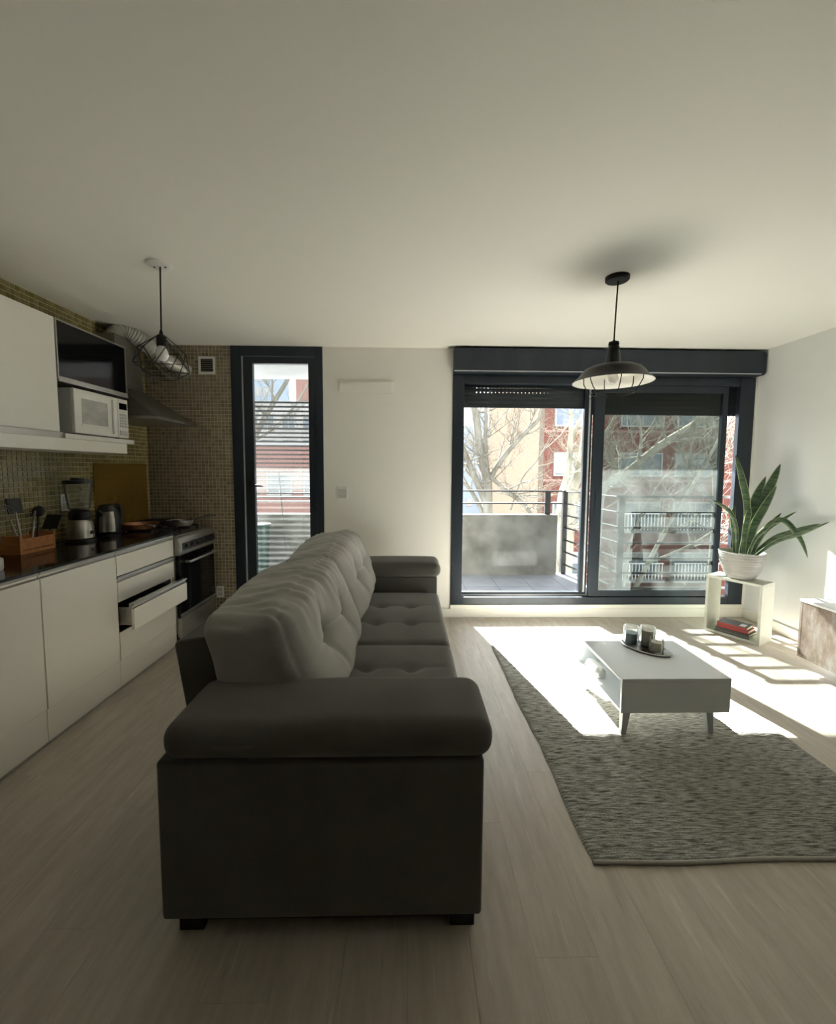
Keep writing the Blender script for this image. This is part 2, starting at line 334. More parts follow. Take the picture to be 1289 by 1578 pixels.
# ------------------------------------------------------------------ setting: room shell
fl = base('floor', XL-.2, XR+.2, -1.8, YB+.15, -.12, -.004, 'underfloor', kind='structure')
PW, PL = .186, 1.22
row = 0; x = XL
while x < XR-.001:
    x1 = min(x+PW, XR); y = -1.6 - (row*.47 % PL)
    while y < YB:
        y0 = max(y, -1.6); y1 = min(y+PL, YB)
        if y1-y0 > .02:
            g = .0003
            MB().box(x+g, x1-g, y0+g, y1-g, -.012, 0).build('plank', 'floor', fl, fix=False)
        y += PL
    x += PW; row += 1
base('ceiling', XL-.2, XR+.2, -1.8, YB+.16, ZC, ZC+.2, 'ceil', kind='structure')
wb = MB()
wb.box(XL-.2, -1.63, YB, YB+.16, -.1, ZC); wb.box(-.796, .404, YB, YB+.16, -.1, ZC)
wb.box(3.25, XR+.2, YB, YB+.16, -.1, ZC); wb.box(.404, 3.25, YB, YB+.16, 2.515, ZC); wb.box(.404, 3.25, YB, YB+.16, -.1, .118)
wb.box(-1.63, -.796, YB, YB+.16, -.1, .03)
wall_back = wb.build('wall_back', 'plaster', kind='structure')
wall_left = base('wall_left', XL-.18, XL, -1.8, YB, -.1, ZC, 'plaster', kind='structure')
wall_right = base('wall_right', XR, XR+.18, -1.8, YB, -.1, ZC, 'plaster_cool', kind='structure')
base('wall_front_blocker', XL, XR, -1.8, -1.6, -.1, ZC, 'front', kind='structure')  # unseen wall, pulled in and blackened to cut fill on the sofa front
# mosaic on the kitchen side: grout bed + thousands of tile pieces
def mosaic(x_is, a0, a1, z0, z1, pos, parent, m, pitch=.0325, gap=.0048, holes=()):
    mb = MB(); na = round((a1-a0)/pitch); nz = round((z1-z0)/pitch); th = .0035; h = .0012; pa = (a1-a0)/na; pz = (z1-z0)/nz
    for i in range(na):
        for k in range(nz):
            p0 = a0+i*pa+gap/2; p1 = p0+pa-gap; q0 = z0+k*pz+gap/2; q1 = q0+pz-gap
            if any(p1 > A and p0 < B and q1 > Z0 and q0 < Z1 for A, B, Z0, Z1 in holes): continue
            t = th+random.uniform(-.0006, .0006)
            def P(a, z, d): return (pos+d, a, z) if x_is else (a, pos-d, z)
            mb.add([P(p0,q0,0),P(p1,q0,0),P(p1,q1,0),P(p0,q1,0),P(p0+h,q0+h,t),P(p1-h,q0+h,t),P(p1-h,q1-h,t),P(p0+h,q1-h,t)],
                   [(4,5,6,7),(0,1,5,4),(1,2,6,5),(2,3,7,6),(3,0,4,7)])
    o = mb.build('mosaic_tiles', m, parent, kind='stuff', fix=True); return o
base('grout_bed', XL, XL+.004, 1.2, YB, .86, ZC, 'grout', wall_left)
mosaic(True, 1.2, YB-.005, .87, ZC-.002, XL+.004, wall_left, 'mosaic')
base('grout_bed', XL, -1.632, YB-.004, YB, .0, ZC, 'grout', wall_back)
mosaic(False, XL+.008, -1.632, .0, ZC-.002, YB-.004, wall_back, 'mosaic2')
# skirting and the stepped sill under the big window
t1 = MB().box(-.79, XR, YB-.014, YB, 0, .088).build('baseboard_back', 'trim', bevel=.003, kind='structure')
base('trim_1', .40, 3.26, YB-.022, YB-.0, .090, .126, 'trim', bevel=.003, kind='structure')
base('baseboard_right', XR-.014, XR, -1.6, YB-.014, 0, .088, 'trim', bevel=.003, kind='structure')

# ------------------------------------------------------------------ big sliding window
win = MB().box(.404, .51, YB-.012, YB+.13, .125, 2.296).build('window_1', 'frame', kind='structure', bevel=.003)
base('head_frame', .51, 3.108, YB-.010, YB+.13, 2.215, 2.296, 'frame', win, bevel=.003)
base('sill_frame', .51, 3.108, YB-.010, YB+.13, .125, .196, 'frame', win, bevel=.003)
base('jamb_frame', 3.108, 3.25, YB-.012, YB+.035, .125, 2.296, 'frame', win, bevel=.003)
base('track', .51, 3.086, YB+.048, YB+.056, .196, .210, 'alu', win)
def sash(x0, x1, y0, y1, sl_, sr_, rail_t, rail_b, z0, z1, g):
    s = MB().box(x0, x0+sl_, y0, y1, z0, z1).box(x1-sr_, x1, y0, y1, z0, z1).box(x0+sl_, x1-sr_, y0, y1, z1-rail_t, z1).box(x0+sl_, x1-sr_, y0, y1, z0, z0+rail_b)
    o = s.build('sash', 'frame', win, bevel=.002)
    ym = (y0+y1)/2; base('pane', x0+sl_, x1-sr_, ym-.002, ym+.002, z0+rail_b, z1-rail_t, g, o); return o
sash(.505, 1.745, YB+.062, YB+.100, .010, .075, .02, .022, .207, 2.235, 'glass')
sr = sash(1.742, 3.012, YB+.006, YB+.046, .098, .050, .085, .058, .200, 2.235, 'dusty')
base('meeting_strip', 1.708, 1.722, YB+.052, YB+.062, .23, 2.2, 'strip', win)
base('pull_handle', 1.775, 1.795, YB-.006, YB+.006, 1.0, 1.22, 'frame', sr, bevel=.004)
# roller shutter behind the glass: slats as parts
sh = MB().box(.51, 1.735, YB+.112, YB+.122, 2.2, 2.296).build('shutter_head', 'shutter', win)
def slat(x0, x1, z0, z1, par):
    y = YB+.118; MB().prism([(y-.006, z0+.002), (y-.008, (z0+z1)/2), (y-.006, z1-.002), (y+.004, z1-.002), (y+.005, (z0+z1)/2), (y+.004, z0+.002)], 'x', x0, x1).build('slat', 'shutter', par)
def shutter_band(x0, x1, zb, zt, n, holes):
    d = (zt-zb)/n
    for i in range(n): slat(x0, x1, zb+i*d-.0025, zb+(i+1)*d+.0025-(.012 if holes and i in (2, 3) else 0), win)
    if holes:
        mb = MB()
        for i in (2, 3):
            z = zb+(i+1)*d; x = x0; k = 0
            while x < x1-.03:
                gapw = .010 if .08 < x-x0 < x1-x0-.42 else 0
                mb.box(x, min(x+.036, x1)-gapw, YB+.114, YB+.120, z-.014, z+.003); x += .036; k += 1
        mb.build('perforated_strips', 'shutter', win, kind='stuff')
shutter_band(.505, 1.74, 2.028, 2.296, 6, True)
shutter_band(1.74, 3.25, 1.972, 2.296, 7, False)
base('shutter_bottom_bar', .505, 1.74, YB+.105, YB+.125, 2.012, 2.03, 'shutter', win)
base('shutter_bottom_bar', 1.74, 3.25, YB+.105, YB+.125, 1.955, 1.975, 'shutter', win)
# shutter box with a rounded right end
zz0, zz1, r = 2.296, 2.512, .035
prof = [(.404, zz0), (3.266-r, zz0)]+[(3.266-r+r*sin(a), zz0+r-r*cos(a)) for a in [i*pi/12 for i in range(1, 7)]]+[(3.266-r+r*cos(a), zz1-r+r*sin(a)) for a in [i*pi/12 for i in range(0, 7)]]+[(.404, zz1)]
bx = MB().prism(prof, 'y', YB-.10, YB+.13).build('shutter_box', 'frame', win, bevel=.004)
base('cover_joint', .404, 3.22, YB-.104, YB-.10, 2.305, 2.312, 'strip', bx)

# ------------------------------------------------------------------ kitchen glass door
dr = MB().box(-1.63, -1.535, YB-.012, YB+.12, .03, 2.53).box(-.862, -.796, YB-.012, YB+.12, .03, 2.53).box(-1.535, -.862, YB-.012, YB+.12, 2.44, 2.53).build('door_1', 'frame', kind='structure', bevel=.003)
base('weather_strip', -1.535, -1.520, YB+.0, YB+.03, .04, 2.44, 'strip', dr)
lf = MB().box(-1.520, -1.435, YB-.006, YB+.045, .04, 2.435).box(-.928, -.864, YB-.006, YB+.045, .04, 2.435).box(-1.435, -.928, YB-.006, YB+.045, 2.375, 2.435).box(-1.435, -.928, YB-.006, YB+.045, .04, .17).build('door_leaf', 'frame', dr, bevel=.003)
base('pane', -1.435, -.928, YB+.018, YB+.022, .17, 2.375, 'dusty_door', lf)
MB().tube([(-1.475, YB-.006, 1.262), (-1.475, YB-.05, 1.262), (-1.45, YB-.058, 1.262), (-1.345, YB-.058, 1.258)], [.011, .011, .010, .008], 10).box(-1.492, -1.458, YB-.014, YB-.006, 1.19, 1.31).build('handle', 'black', lf, smooth=True)
for z in (.35, 1.0, 1.72):
    MB().tube([(-.866, YB-.014, z), (-.866, YB-.014, z+.09)], .010, 10).build('hinge', 'black', dr, smooth=True)

# ------------------------------------------------------------------ balcony
BF = .07
bf = base('balcony_floor', -5.2, 2.15, YB+.16, 5.42, -.15, BF-.012, 'concrete', kind='structure')
for i in range(14):
    for j in range(4):
        x0 = -3.2+i*.385; x1 = min(x0+.385, 2.15); y0 = YB+.16+j*.33; y1 = min(y0+.33, 5.42)
        if x1 > x0: MB().box(x0+.003, x1-.003, y0+.003, y1-.003, BF-.02, BF).build('tile', 'baltile', bf)
base('balcony_ceiling', -5.0, 6.0, YB+.16, 5.40, 2.54, 2.80, 'slab', kind='structure')
par = base('parapet_wall', -5.2, 1.905, 5.28, 5.42, -.15, .848, 'concrete', kind='structure', bevel=.006)
# outer ledge under the juliet railing of the right leaf
base('trim_2', 2.15, 3.6, YB+.16, YB+.30, -.15, .10, 'concrete', kind='structure')
rl = thing('balcony_railing', 'dark metal rail with two bars above the concrete balcony wall', 'railing', (1.9, 5.35, BF))
for z in (1.150, .992):
    MB().box(-.42, 1.98, 5.33, 5.37, z-.009, z+.009).build('rail', 'rail', rl)
for xx in (-.38, 1.79):
    MB().box(xx-.035, xx+.035, 5.335, 5.365, .848, 1.142).build('post', 'rail', rl)
r2 = thing('balcony_railing', 'dark metal side railing with seven bars closing the balcony end at its corner post', 'railing', (2.02, 5.3, BF))
MB().box(1.985, 2.045, 5.32, 5.38, BF, 1.16).build('post', 'rail', r2, bevel=.003)
p0, p1 = Vector((2.02, 5.35)), Vector((2.17, 4.19))
for z in (1.15, .992, .84, .68, .52, .365, .20):
    MB().tube([(p0.x, p0.y, z), (p1.x, p1.y, z)], .011, 6).build('rail', 'rail', r2)
r3 = thing('balcony_railing', 'dark metal railing of horizontal bars just outside the right window leaf', 'railing', (2.7, 4.17, .1))
for z in (1.158, 1.0, .843, .686, .527, .375, .22):
    h = .014 if z > 1.1 else .0085
    MB().box(2.10, 3.58, 4.155, 4.185, z-h, z+h).build('rail', 'rail', r3)
for xx in (2.155, 3.44):
    MB().box(xx-.03, xx+.03, 4.16, 4.18, .10, 1.145).build('post', 'rail', r3)
# slatted screen in front of the kitchen door
sc = thing('slatted_screen', 'dark horizontal slat screen outside the kitchen glass door', 'screen', (-1.6, 5.3, .85))
for i in range(24):
    z = 1.003+i*.0537
    MB().box(-2.5, -.45, 5.30, 5.328, z-.010, z+.010).build('slat', 'rail', sc)
for xx in (-2.49, -.46): MB().box(xx-.02, xx+.02, 5.33, 5.36, .85, 2.54).build('post', 'rail', sc)
# things standing on the kitchen balcony
dk = thing('drying_rack', 'white folded drying rack leaning behind the kitchen glass door', 'drying rack', (-1.82, 4.75, BF))
for a, b in (((-1.86, 4.8, BF), (-1.84, 4.85, .80)), ((-1.66, 4.7, BF), (-1.83, 4.78, .62)), ((-1.84, 4.85, .80), (-1.83, 4.78, .62))):
    MB().tube([a, b], .012, 8).build('leg', 'wire_white', dk, smooth=True)
for k in range(4):
    MB().tube([(-1.90, 4.85, .64+k*.045), (-1.77, 4.83, .64+k*.045)], .008, 6).build('bar', 'wire_white', dk, smooth=True)
MB().box(-1.88, -1.78, 4.83, 4.845, .62, .84).build('wing', 'wire_white', dk, bevel=.004)
tk = thing('storage_tub', 'tall dark green plastic tub behind the kitchen glass door', 'tub', (-1.79, 5.05, BF))
MB().lathe([(0, 0), (.09, 0), (.105, .62), (.115, .63), (.115, .66), (.10, .66), (.09, .1), (0, .1)], (-1.79, 5.05, BF), 24).build('body', 'tankgreen', tk, smooth=True)
MB().lathe([(0, .665), (.118, .665), (.118, .685), (0, .69)], (-1.79, 5.05, BF), 24).build('lid', 'tankgreen', tk, smooth=True)
mop = thing('mop', 'pale mop handle standing against the slatted screen', 'mop', (-1.51, 5.17, BF))
MB().tube([(-1.51, 5.17, BF+.05), (-1.62, 5.26, 1.37)], .008, 8).build('handle', 'bk_dark', mop, smooth=True)
MB().lathe([(0, 0), (.06, 0), (.05, .05), (.015, .09), (0, .09)], (-1.51, 5.17, BF), 12).build('head', 'wire_white', mop, smooth=True)

# ------------------------------------------------------------------ kitchen base units
XC = -1.832
def unit(label, y0, y1):
    o = thing('base_cabinet', label, 'cabinet', ((XL+XC)/2, (y0+y1)/2, 0))
    return o
DEP0 = XL+.012
def carcass(o, y0, y1):
    m = MB().box(DEP0, XC-.02, y0+.001, y0+.018, .19, .898).box(DEP0, XC-.02, y1-.018, y1-.001, .19, .898)
    m.box(DEP0, XC-.02, y0+.018, y1-.018, .19, .208).box(DEP0, DEP0+.012, y0+.018, y1-.018, .208, .898)
    m.build('body', 'cab', o)
    MB().box(DEP0, XC-.006, y0+.0005, y1-.0005, .018, .188).build('plinth', 'cab', o, bevel=.001)
    MB().box(DEP0, XC-.012, y0+.0005, y1-.0005, .0, .017).build('plinth_seal', 'alu', o)
def alu_rail(o, x, y0, y1, z1, h=.034):
    MB().prism([(x-.03, z1), (x+.003, z1), (x+.003, z1-.012), (x-.008, z1-.017), (x-.012, z1-h), (x-.03, z1-h)], 'y', y0, y1).build('pull_rail', 'alu', o)
cA = unit('white base cabinet at the photo edge, nearest to the camera', 1.47, 2.083); carcass(cA, 1.47, 2.083)
d = MB().box(XC-.018, XC, 1.472, 2.081, .192, .864).build('door', 'cab', cA, bevel=.0015); alu_rail(d, XC, 1.472, 2.079, .898)
cB = unit('white base cabinet with one plain door, left of the drawers', 2.085, 2.625); carcass(cB, 2.085, 2.625)
d = MB().box(XC-.018, XC, 2.088, 2.622, .192, .864).build('door', 'cab', cB, bevel=.0015); alu_rail(d, XC, 2.086, 2.624, .898)
cD = unit('white drawer unit beside the cooker with one drawer pulled open', 2.626, 3.262); carcass(cD, 2.626, 3.262)
def drawer(z0, z1, dx, rail=True):
    f = MB().box(XC-.018+dx, XC+dx, 2.629, 3.259, z0, z1-(.034 if rail else 0)).build('drawer', 'cab', cD, bevel=.0015)
    if rail: alu_rail(f, XC+dx, 2.629, 3.259, z1)
    tr = MB().box(XC-.48+dx, XC-.02+dx, 2.66, 2.672, z0+.02, z1-.035).box(XC-.48+dx, XC-.02+dx, 3.216, 3.228, z0+.02, z1-.035).box(XC-.48+dx, XC-.02+dx, 2.672, 3.216, z0+.02, z0+.03)
    tr.build('drawer_box', 'steel', f)
drawer(.735, .898, 0); drawer(.568, .730, 0); drawer(.392, .562, .095); drawer(.192, .372, 0, False)
base('end_panel', DEP0, XC-.002, 3.2625, 3.266, .0, .898, 'cab', cD)
wt = tag(MB().box(XL+.006, XC+.002, 1.3, 3.262, .899, .912).build('worktop', 'granite', bevel=.002), 'polished black granite worktop over the white base cabinets', 'worktop')

# ------------------------------------------------------------------ cooker
CX0, CX1, CY0, CY1 = XL+.02, -1.80, 3.272, 3.866
ck = thing('cooker', 'stainless steel gas cooker with black glass oven door and raised bronze glass lid', 'cooker', ((CX0+CX1)/2, (CY0+CY1)/2, 0))
base('body', CX0, CX1-.03, CY0, CY1, .10, .872, 'steel_dark', ck, bevel=.003)
base('hob_plate', CX0, CX1-.02, CY0, CY1, .872, .888, 'steel', ck, bevel=.004)
# curved control panel
pp = [(CX1-.03, .735), (CX1+.004, .735), (CX1+.012, .76), (CX1+.010, .83), (CX1-.004, .868), (CX1-.025, .886), (CX1-.06, .888)]
cp = MB().prism(pp, 'y', CY0, CY1).build('control_panel', 'steel', ck, smooth=True)
base('knob_strip', CX1+.006, CX1+.014, CY0+.04, CY1-.02, .765, .826, 'black', cp, bevel=.002)
for k in range(6):
    y = CY0+.09+k*.088
    mb = MB(); mb.tube([(CX1+.013, y, .796), (CX1+.030, y, .796), (CX1+.036, y, .796)], [.019, .017, .013], 14)
    kn = mb.build('knob', 'black', cp, smooth=True)
od = base('oven_door', CX1-.03, CX1+.0, CY0+.004, CY1-.004, .235, .728, 'blackglass', ck, bevel=.003)
base('oven_window', CX1+.0005, CX1+.003, CY0+.07, CY1-.07, .30, .60, 'blackglass', od)
MB().box(CX1-.001, CX1+.004, CY0+.004, CY1-.004, .236, .262).build('trim_strip', 'steel', od)
hd = MB().tube([(CX1, CY0+.10, .668), (CX1+.038, CY0+.10, .668), (CX1+.040, CY0+.12, .668), (CX1+.040, CY1-.06, .668), (CX1+.038, CY1-.04, .668), (CX1, CY1-.04, .668)], .010, 10).build('door_handle', 'alu', od, smooth=True)
base('bottom_drawer', CX1-.03, CX1+.002, CY0+.004, CY1-.004, .075, .228, 'steel', ck, bevel=.004)
for yy in (CY0+.05, CY1-.05):
    for xx in (CX0+.05, CX1-.06):
        MB().lathe([(0, 0), (.018, 0), (.018, .10), (0, .10)], (xx, yy, 0), 12).build('foot', 'black', ck, smooth=True)
for (bx_, by_) in ((CX0+.16, CY0+.16), (CX0+.16, CY1-.16), (CX1-.19, CY0+.16), (CX1-.19, CY1-.16)):
    bn = MB().lathe([(0, .888), (.055, .888), (.055, .898), (.042, .904), (.042, .912), (0, .914)], (bx_, by_, 0), 20).build('burner', 'iron', ck, smooth=True)
    g = MB()
    for a in (0, pi/2): 
        R = Matrix.Translation((bx_, by_, .924)) @ Matrix.Rotation(a, 4, 'Z'); g.box(-.125, .125, -.005, .005, -.006, .006, R)
    for dx, dy in ((-.125, 0), (.125, 0), (0, -.125), (0, .125)): g.box(bx_+dx-.005, bx_+dx+.005, by_+dy-.005, by_+dy+.005, .888, .93)
    g.build('grate', 'iron', ck)
lid = MB().box(XL+.014, XL+.020, CY0-.03, CY1+.02, .92, 1.455).build('lid', 'bronzeglass', ck, bevel=.002)
# pans
pn = thing('frying_pan', 'small dark frying pan with a long handle on the cooker front burner', 'pan', (-1.99, 3.55, .93))
MB().lathe([(0, .930), (.085, .930), (.105, .975), (.108, .976), (.101, .974), (.082, .935), (0, .935)], (-1.955, 3.60, 0), 28).build('body', 'steel_dark', pn, smooth=True)
MB().tube([(-1.865, 3.665, .968), (-1.82, 3.70, .988), (-1.78, 3.735, 1.0), (-1.73, 3.775, 1.0)], [.007, .009, .009, .007], 8).build('handle', 'black', pn, smooth=True)
pl = thing('frying_pan', 'copper coloured shallow pan on the worktop beside the kettle', 'pan', (-2.16, 3.12, .912))
MB().lathe([(0, .912), (.115, .912), (.132, .95), (.135, .951), (.128, .949), (.112, .917), (0, .917)], (-2.19, 3.44, .018), 28).build('body', 'copper', pl, smooth=True)
MB().tube([(-2.08, 3.36, .96), (-2.03, 3.31, .968), (-1.97, 3.26, .97)], [.007, .008, .008], 8).build('handle', 'candle_beige', pl, smooth=True)
pl.location = (-2.19, 3.44, .93)
for ch in pl.children:
    for v in ch.data.vertices: v.co += Vector((-2.16, 3.12, .912)) - Vector((-2.19, 3.44, .93))
p3 = thing('griddle', 'flat black griddle pan on the cooker back burner', 'pan', (-2.2, 3.70, .93))
MB().lathe([(0, .930), (.12, .930), (.135, .962), (.138, .962), (.130, .958), (.116, .935), (0, .935)], (-2.22, 3.70, .0), 28).build('body', 'iron', p3, smooth=True)
MB().tube([(-2.10, 3.66, .956), (-2.02, 3.63, .966), (-1.97, 3.61, .966)], [.007, .008, .007], 8).build('handle', 'black', p3, smooth=True)

# ------------------------------------------------------------------ extractor hood
hh = thing('extractor_hood', 'dark steel chimney hood over the cooker with a flexible silver duct', 'extractor hood', (XL+.25, 3.5, 1.79))
x0, x1, y0, y1 = XL+.006, -1.885, 3.20, 3.80
MB().box(x0, x1, y0, y1, 1.785, 1.805).build('base_rim', 'steel_dark', hh, bevel=.002)
MB().hexa([(x0,y0,1.805),(x1,y0,1.805),(x1,y1,1.805),(x0,y1,1.805)], [(x0,3.31,2.05),(-2.24,3.31,2.05),(-2.24,3.63,2.05),(x0,3.63,2.05)]).build('canopy', 'steel_dark', hh, bevel=.002)
MB().box(x0, -2.24, 3.31, 3.63, 2.05, 2.44).build('chimney', 'steel_dark', hh, bevel=.002)
base('control_strip', -1.9, -1.883, 3.42, 3.58, 1.788, 1.801, 'alu', hh)
pts = []; rad = []
P = [Vector((-2.33, 3.40, 2.42)), Vector((-2.28, 3.46, 2.50)), Vector((-2.20, 3.56, 2.46)), Vector((-2.12, 3.72, 2.36)), Vector((-2.03, 3.94, 2.30))]
for i in range(60):
    t = i/59*4; k = min(int(t), 3); u = t-k
    a = P[max(k-1, 0)]; b = P[k]; c = P[k+1]; e = P[min(k+2, 4)]
    p = .5*((2*b)+(c-a)*u+(2*a-5*b+4*c-e)*u*u+(3*b-a-3*c+e)*u**3)
    pts.append(p); rad.append(.057+.006*(i % 2))
MB().tube(pts, rad, 16).build('flexible_duct', 'duct', hh, smooth=True)

# ------------------------------------------------------------------ wall cabinets, shelf, microwave
XF = -2.065
wc = thing('wall_cabinet', 'white wall cabinet with plain doors, nearest above the worktop', 'cabinet', (XL+.17, 2.1, 1.63))
MB().box(XL+.012, XF-.02, 1.30, 2.545, 1.632, 2.285).build('body', 'cab', wc)
MB().box(XF-.018, XF, 1.93, 2.544, 1.628, 2.288).build('door', 'cab', wc, bevel=.0015)
MB().box(XF-.018, XF, 1.302, 1.926, 1.628, 2.288).build('door', 'cab', wc, bevel=.0015)
w2 = thing('wall_cabinet', 'wall cabinet with a black glass flap door above the microwave', 'cabinet', (XL+.17, 2.85, 1.95))
MB().box(XL+.012, XF-.02, 2.552, 3.160, 1.948, 2.288).build('body', 'cab', w2)
fd = MB().box(XF-.018, XF-.004, 2.562, 3.152, 1.958, 2.280).build('flap_door', 'blackglass', w2)
MB().box(XF-.018, XF, 2.553, 2.562, 1.942, 2.290).box(XF-.018, XF, 3.152, 3.161, 1.942, 2.290).box(XF-.018, XF, 2.562, 3.152, 2.281, 2.290).box(XF-.018, XF, 2.562, 3.152, 1.942, 1.958).build('frame', 'alu', fd)
MB().box(XF-.03, XF+.006, 2.553, 3.161, 1.926, 1.941).build('pull_rail', 'alu', fd, bevel=.002)
shf = thing('wall_shelf', 'thick white shelf ledge under the microwave', 'shelf', (XL+.17, 2.4, 1.53))
MB().box(XL+.012, XF+.012, 1.30, 3.112, 1.520, 1.592).build('light_box', 'cab', shf, bevel=.0015)
MB().box(XL+.012, XF+.018, 2.56, 3.185, 1.593, 1.622).build('board', 'microwhite', shf, bevel=.0015)
base('edge_strip', XL+.012, XF+.006, 1.30, 2.558, 1.593, 1.626, 'alu', shf)
mw = thing('microwave', 'white microwave oven with a window door on the wall shelf', 'microwave', (XL+.2, 2.9, 1.624))
my0, my1, mz0, mz1, mx = 2.655, 3.150, 1.632, 1.908, -2.06
base('body', XL+.02, mx-.025, my0, my1, mz0, mz1, 'leg_grey', mw, bevel=.004)
dm = base('door', mx-.024, mx, my0, my0+.385, mz0, mz1, 'microwhite', mw, bevel=.005)
base('window', mx-.001, mx+.002, my0+.06, my0+.285, mz0+.065, mz1-.055, 'micro_window', dm, bevel=.001)
base('handle', mx, mx+.014, my0+.325, my0+.345, mz0+.02, mz1-.02, 'microwhite', dm, bevel=.004)
base('trim_frame', mx, mx+.003, my0+.05, my0+.295, mz0+.050, mz0+.062, 'microwhite', dm)
pm = base('control_panel', mx-.024, mx, my0+.388, my1, mz0, mz1, 'microwhite', mw, bevel=.005)
base('display', mx-.001, mx+.002, my0+.402, my1-.016, mz1-.075, mz1-.030, 'blackglass', pm)
for i in range(3):
    for j in range(5):
        base('button', mx-.001, mx+.0025, my0+.405+i*.027, my0+.427+i*.027, mz0+.075+j*.020, mz0+.090+j*.020, 'switchgrey', pm)
base('open_button', mx-.001, mx+.004, my0+.40, my1-.014, mz0+.018, mz0+.052, 'switchgrey', pm, bevel=.002)
for yy in (my0+.05, my1-.05):
    for xx in (XL+.06, mx-.06): MB().box(xx-.012, xx+.012, yy-.012, yy+.012, 1.622, mz0).build('foot', 'black', mw)

# ------------------------------------------------------------------ worktop things
ZT = .912
bl = thing('blender', 'jug blender with steel base and glass jar on the black worktop', 'blender', (-2.27, 2.92, ZT))
c = (-2.27, 2.92, ZT)
MB().lathe([(0, 0), (.088, 0), (.088, .018), (.080, .024), (0, .024)], c, 28).build('base', 'black', bl, smooth=True)
MB().lathe([(0, .024), (.080, .024), (.068, .135), (.058, .150), (0, .150)], c, 28).build('motor_housing', 'steel', bl, smooth=True)
MB().lathe([(0, .150), (.060, .150), (.066, .165), (.062, .205), (.050, .215), (0, .215)], c, 28).build('collar', 'black', bl, smooth=True)
MB().lathe([(.044, .215), (.062, .225), (.082, .39), (.084, .398), (.080, .398), (.058, .229), (.04, .222), (0, .222), (0, .215)], c, 28).build('jar', 'jar', bl, smooth=True)
MB().lathe([(0, .396), (.086, .396), (.086, .418), (.04, .424), (.04, .436), (0, .438)], c, 28).build('lid', 'black', bl, smooth=True)
MB().tube([(-2.27+.055, 2.92-.055, ZT+.37), (-2.27+.085, 2.92-.085, ZT+.36), (-2.27+.085, 2.92-.085, ZT+.27), (-2.27+.047, 2.92-.047, ZT+.24)], .009, 8).build('handle', 'jar', bl, smooth=True)
MB().tube([(-2.27+.075, 2.92, ZT+.06), (-2.27+.083, 2.92, ZT+.06)], .013, 12).build('dial', 'black', bl, smooth=True)
kt = thing('kettle', 'black electric kettle with a steel side on its base beside the blender', 'kettle', (-2.25, 3.16, ZT))
c = (-2.25, 3.16, ZT)
MB().lathe([(0, 0), (.088, 0), (.088, .014), (.078, .020), (0, .020)], c, 28).build('base', 'black', kt, smooth=True)
kb = MB().lathe([(0, .020), (.080, .020), (.084, .04), (.080, .12), (.070, .18), (.056, .215), (0, .215)], c, 32).build('body', 'black', kt, smooth=True)
mb = MB(); n = 10
for i in range(n+1):
    a = radians(-95+i*7)
    for rr, z in ((.0850, .035), (.0830, .09), (.0800, .13), (.0705, .183)): mb.v.append((c[0]+rr*cos(a), c[1]+rr*sin(a), c[2]+z))
for i in range(n):
    for k in range(3): mb.f.append((i*4+k, (i+1)*4+k, (i+1)*4+k+1, i*4+k+1))
mb.build('steel_side', 'steel', kb, smooth='all', fix=False)
MB().lathe([(0, .214), (.057, .214), (.050, .228), (.02, .236), (0, .237)], c, 24).build('lid', 'black', kt, smooth=True)
MB().tube([(c[0]+.02, c[1]+.05, ZT+.222), (c[0]+.02, c[1]+.092, ZT+.222), (c[0]+.02, c[1]+.115, ZT+.19), (c[0]+.02, c[1]+.112, ZT+.08), (c[0]+.02, c[1]+.078, ZT+.055)], [.013, .013, .012, .011, .011], 10).build('handle', 'black', kt, smooth=True)
MB().tube([(c[0], c[1]-.062, ZT+.165), (c[0], c[1]-.098, ZT+.20)], [.02, .010], 10).build('spout', 'black', kt, smooth=True)
cr = thing('utensil_crate', 'small orange wooden crate holding utensils on the worktop', 'crate', (-2.31, 2.55, ZT))
cx, cy_ = -2.31, 2.55
for nm, b in (('bottom_board', (-.075, .075, -.12, .12, 0, .01)), ('end_board', (-.075, .075, -.12, -.108, .01, .11)), ('end_board', (-.075, .075, .108, .12, .01, .11)),
              ('side_slat', (.065, .075, -.108, .108, .025, .088)), ('side_slat', (-.075, -.065, -.108, .108, .025, .088)), ('side_slat', (.065, .075, -.108, .108, .0102, .020)), ('side_slat', (-.075, -.065, -.108, .108, .0102, .020))):
    MB().box(cx+b[0], cx+b[1], cy_+b[2], cy_+b[3], ZT+b[4], ZT+b[5]).build(nm, 'orangewood', cr, bevel=.0015)
